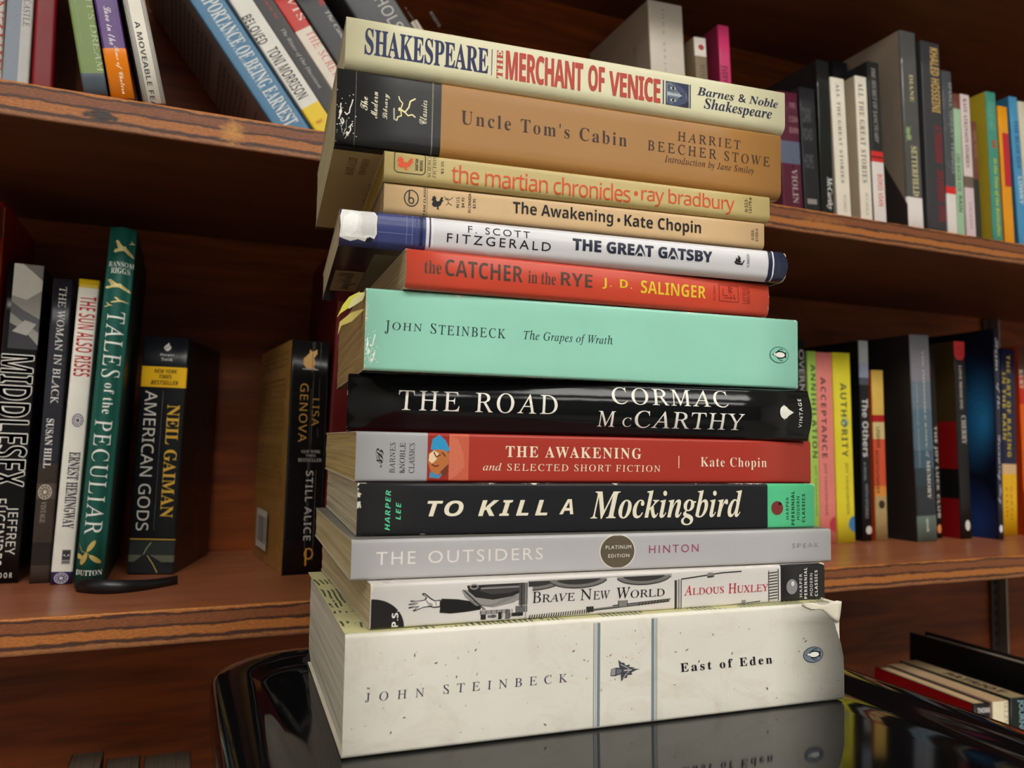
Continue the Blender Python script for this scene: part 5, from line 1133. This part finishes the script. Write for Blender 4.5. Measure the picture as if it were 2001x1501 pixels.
for key, S_ in SPEC.items():
    d = STACK[key]
    L, t, D = d['L'] / 1000, d['t'] / 1000 - 0.0003, d['D'] / 1000
    th, ph = d['th'], d['ph']
    e = Vector((cos(th) * cos(ph), sin(th) * cos(ph), sin(ph)))
    nn = Vector((-sin(th), cos(th), 0))
    up = e.cross(nn)
    off = (L / 2, D / 2, 0.0)
    base = Vector(d['pos']) + e * (L / 2) + nn * (D / 2)
    mw = Matrix(((e.x, nn.x, up.x, base.x), (e.y, nn.y, up.y, base.y), (e.z, nn.z, up.z, base.z), (0, 0, 0, 1)))
    root = empty(S_['name'], S_['label'], 'book', GS, mw)
    be = [b / 1000 for b in d.get('bands', [])]
    bm_ = [worn_spine(c, S_['rough'], L, t, S_.get('wear', .0003), S_['r'], S_.get('cw', S_.get('wear', .0003)), stain=S_.get('stain', 0.0), spec=S_.get('spec', .35)) for c in S_['col']]
    mt = engraved((206, 202, 150), (74, 82, 66)) if S_['top'] == 'engr' else paper_cover(S_['top'], S_['rough'])
    tear = None
    if key == 'east':
        def tear(z, t=t):
            q = max(0.0, (z - t * .52) / (t * .48))
            return 0.0062 * q ** 0.8 + 0.0004 * sin(z * 2400)
    if key == 'gatsby':
        def tear(z, t=t):
            q = abs(z - t / 2) / (t / 2)
            return 0.0022 * q ** 2
    cov = make_book(root, L, t, D, off, be, bm_, mt, paper_cover(S_['bot'], S_['rough']), pages(S_['page']), paper_cover((214, 206, 186), .7), False, S_['r'], S_.get('bulge', 0.0), tear, S_.get('pin'), S_.get('rt', min(S_['r'], .0015)))
    dep = depth_fn(t, S_['r'], S_.get('bulge', 0.0), S_.get('rt', min(S_['r'], .0015)))
    put_items(cov, d['items'], off, t, dep)
    if key == 'tom':
        bx = [(40, 40, 42), rect(0, .0, .205, .055)]
        put_plane(cov, 'wrapped_spine_band', None, None, lambda x, y, q: (x * L, y * D, -q), off, rects=[((40, 40, 42), rect(0, .012, .205, .05))])
        put_plane(cov, 'fore_edge_band', None, None, lambda x, y, q: (x * L, y * D, -q), off, rects=[((70, 40, 28), rect(.0, .955, .9, .998))])
        put_plane(cov, 'back_lettering', None, (112, 96, 66), lambda x, y, q: (.007 + .0035 * (1 - y), .014 + .022 * x, -q), off, text=('ELLA DEAS', 'rcb'))
        put_plane(cov, 'back_lettering', None, (118, 102, 72), lambda x, y, q: (.0125 + .003 * (1 - y), .014 + .020 * x, -q), off, text=('FOREWORD', 'rcb'))
        put_plane(cov, 'back_lettering', None, (112, 96, 66), lambda x, y, q: (.0185 + .0045 * (1 - y), .045 + .034 * x, -q), off, text=('Jane Smiley', 'rcb'))
    if key == 'gatsby':
        put_plane(cov, 'cover_print', None, None, lambda x, y, q: (x * L, y * D, -q), off, rects=[((112, 104, 86), rect(.075, .1, .6, .9)), ((140, 124, 92), rect(.01, .38, .075, .76)), ((60, 56, 50), rect(.0745, .36, .0765, .8))])
        put_plane(cov, 'signature_lettering', None, (44, 40, 38), lambda x, y, q: (.004 + .010 * (1 - y), .135 * .4 + .042 * x, -q - .00008), off, text=('F.ScottFitzgerald', 'bscr'))
    if key == 'grapes':
        for (poly, y0, cc) in FLAGS:
            vv, ff, m = [], [], len(poly)
            for q in (0, 1):
                for (u, v) in poly:
                    vv.append((u / 1000 - off[0], y0 + .0016 * abs(u) / 3 + q * .00014 - off[1], v / 1000))
            ff = [tuple(range(m)), tuple(range(m, 2 * m))[::-1]] + [(i, m + i, m + (i + 1) % m, (i + 1) % m) for i in range(m)]
            mesh_obj('page_flag', vv, ff, [paper_cover(cc, .6)], None, root)
    if key == 'east':
        # curled flap of torn cover paper at the upper right corner
        vv, ff = [], []
        NX, NZ = 9, 5
        for i in range(NX + 1):
            s = i / NX
            for j in range(NZ + 1):
                q = j / NZ
                x = L - .021 + .0205 * s - .002 * q * s
                z = t - .0002 - q * (.0005 + .0075 * s ** 1.5) + .0008 * sin(9 * s + 3 * q)
                y = -.0002 - .0006 * s * q * (1.2 - q) - .00025 * sin(7 * s) * q
                vv.append((x - off[0], y - off[1], z))
        for i in range(NX):
            for j in range(NZ):
                b = i * (NZ + 1) + j
                ff.append((b, b + 1, b + NZ + 2, b + NZ + 1))
        o = mesh_obj('torn_flap', vv, ff, [paper_cover((226, 218, 200), .7)], None, cov, True)
        md = o.modifiers.new('thickness', 'SOLIDIFY')
        md.thickness = 0.0003

# ------------------------------------------------------------------ books on the shelves
for d in SHELF:
    L, t, D = d['L'] / 1000, d['t'] / 1000 - 0.0002, d['D'] / 1000
    hard = bool(d.get('hard'))
    yw, ln = d['yaw'], d['lean']
    ex = Vector((cos(yw), sin(yw), 0))
    nn = Vector((-sin(yw), cos(yw), 0))
    up = ex * sin(ln) + Vector((0, 0, 1)) * cos(ln)
    rt = ex * cos(ln) - Vector((0, 0, 1)) * sin(ln)
    cx_ = -up
    off = (L, D / 2, t / 2)
    base = Vector(d['base']) + nn * (D / 2)
    mw = Matrix(((cx_.x, nn.x, rt.x, base.x), (cx_.y, nn.y, rt.y, base.y), (cx_.z, nn.z, rt.z, base.z), (0, 0, 0, 1)))
    root = empty(d['name'], d['label'], 'book', d['group'], mw)
    pin = d.get('pin')
    rg = d.get('rough', .38)
    cols, be = [tuple(d['col'])], []
    for b, c in sorted(d['bands'], key=lambda q: q[0]):
        be.append(b / 1000)
        cols.append(tuple(c) if c else tuple(d['col']))
    lc, rc_ = tuple(d.get('left', d['col'])), tuple(d.get('right', d['col']))
    r = min(.0012 if not hard else .002, t * .2)
    bl = d.get('bulge', 0) / 1000
    cov = make_book(root, L, t, D, off, be, [paper_cover(c, rg) for c in cols], paper_cover(rc_, rg), paper_cover(lc, rg), pages(tuple(d.get('page', (196, 182, 148)))), paper_cover(cols[0], .6), hard, r, bl, None, pin)
    put_items(cov, d['items'], off, t, depth_fn(t, r, bl))
    si = d.get('sideitems')
    # on the left side face: x 0..1 from fore edge to spine, y 0..1 from foot to head
    left = lambda x, y, q: (L * (1 - y), D * (1 - x), -q)
    right = lambda x, y, q: (L * (1 - y), D * x, t + q)
    if si == 1:
        put_plane(cov, 'back_cover_print', 'backtext:8c6834', None, left, off)
    elif si == 2:
        put_plane(cov, 'back_cover_print', None, None, left, off, rects=[((70, 54, 26), rect(0, .59, 1, 1)), ((24, 20, 22), rect(0, .20, 1, .35)), ((206, 196, 190), rect(.35, .03, .72, .17)), ((60, 44, 44), rect(.35, .03, .5, .15)), ((176, 70, 66), rect(.3, .55, .62, .565)), ((176, 70, 66), rect(.3, .525, .62, .54)), ((176, 70, 66), rect(.3, .38, .6, .39)), ((176, 70, 66), rect(.3, .40, .6, .41))])
    elif si == 3:
        put_plane(cov, 'cover_picture', None, None, lambda x, y, q: left(min(x, .985), y, q), off, rects=[(tuple(int(c0 + (c1 - c0) * q / 11) for c0, c1 in zip((20, 24, 46), (44, 128, 186))), ell(.76 + .012 * q, .6 - .004 * q, .30 * (1 - q / 12.5), .34 * (1 - q / 12.5))) for q in range(12)] + [(tuple(int(c0 + (c1 - c0) * q / 8) for c0, c1 in zip((20, 24, 46), (38, 62, 124))), ell(.72 + .01 * q, .08, min(.36 * (1 - q / 10), .28 - .01 * q), .24 * (1 - q / 10))) for q in range(9)])
        for i, ch in enumerate('ALLTHEQUIET'):
            put_plane(cov, 'cover_lettering', None, (112, 116, 130), (lambda i: lambda x, y, q: (L * (.1 + .06 * i) + .006 * (1 - y), D * (.78 - .03) - .012 * x + .012, -q - .00008))(i), off, text=(ch, 'sr'))
    elif si == 4:
        put_plane(cov, 'back_cover_print', 'backtext:5c5654', None, left, off)
    elif si == 5:
        put_plane(cov, 'cover_picture', None, None, left, off, rects=[((64, 66, 74), rect(.25, .2, .72, .78)), ((150, 138, 124), rect(.74, .15, .8, .85))])
    elif si == 6:
        put_plane(cov, 'cover_picture', None, None, left, off, rects=[((60, 52, 50), [(0, 0), (1, 0), (1, .2), (.8, .45), (.3, .5), (0, .4)]), ((96, 90, 86), [(.3, .0), (.8, 0), (.8, .3), (.5, .36)]), ((120, 104, 92), [(.4, .62), (.7, .58), (.8, .7), (.6, .76)])])
    elif si == 7:
        put_plane(cov, 'stamped_lettering', None, (60, 50, 46), lambda x, y, q: (-q + .0001, D * .62 - D * .5 * x, t * .25 + t * .5 * y), off, text=('PATRIOT', 'sb'))
    elif si == 8:
        put_plane(cov, 'cover_picture', None, None, left, off, rects=[((72, 64, 60), ell(.62, .74, .3, .14)), ((96, 86, 80), ell(.58, .78, .2, .09)), ((34, 30, 30), ell(.75, .70, .16, .1)), ((60, 56, 54), ell(.9, .66, .1, .06))])

# ------------------------------------------------------------------ black ribbon lying on the lower shelf
vv, ff = [], []
pth = RIBBON
n = 26
for i in range(n + 1):
    s = i / n
    # quadratic path through three points
    p = Vector(pth[0]) * ((1 - s) * (1 - 2 * s)) + Vector(pth[1]) * (4 * s * (1 - s)) + Vector(pth[2]) * (s * (2 * s - 1))
    hgt = 0.0088 * (0.9 + .12 * sin(5 * s)) * min(1, .6 + 4 * s) * (1 - .25 * s)
    for k in (0, 1):
        for w_ in (-1, 1):
            vv.append((p.x, p.y + w_ * .0004 + k * .0016, ZL + .0002 + k * hgt))
for i in range(n):
    b = i * 4
    ff += [(b, b + 4, b + 6, b + 2), (b + 1, b + 3, b + 7, b + 5), (b + 2, b + 6, b + 7, b + 3), (b, b + 1, b + 5, b + 4)]
ff += [(0, 2, 3, 1), (n * 4, n * 4 + 1, n * 4 + 3, n * 4 + 2)]
rb = mesh_obj('bookmark_ribbon', vv, ff, [plain('black_satin', (20, 21, 24), 0.35)], None, None, True)
rb['label'] = 'short black ribbon curving along the shelf in front of the tall green hardcover'
rb['category'] = 'ribbon'
bpy.data.objects.remove(TEXT_OB, do_unlink=True)
bpy.data.curves.remove(TEXT)
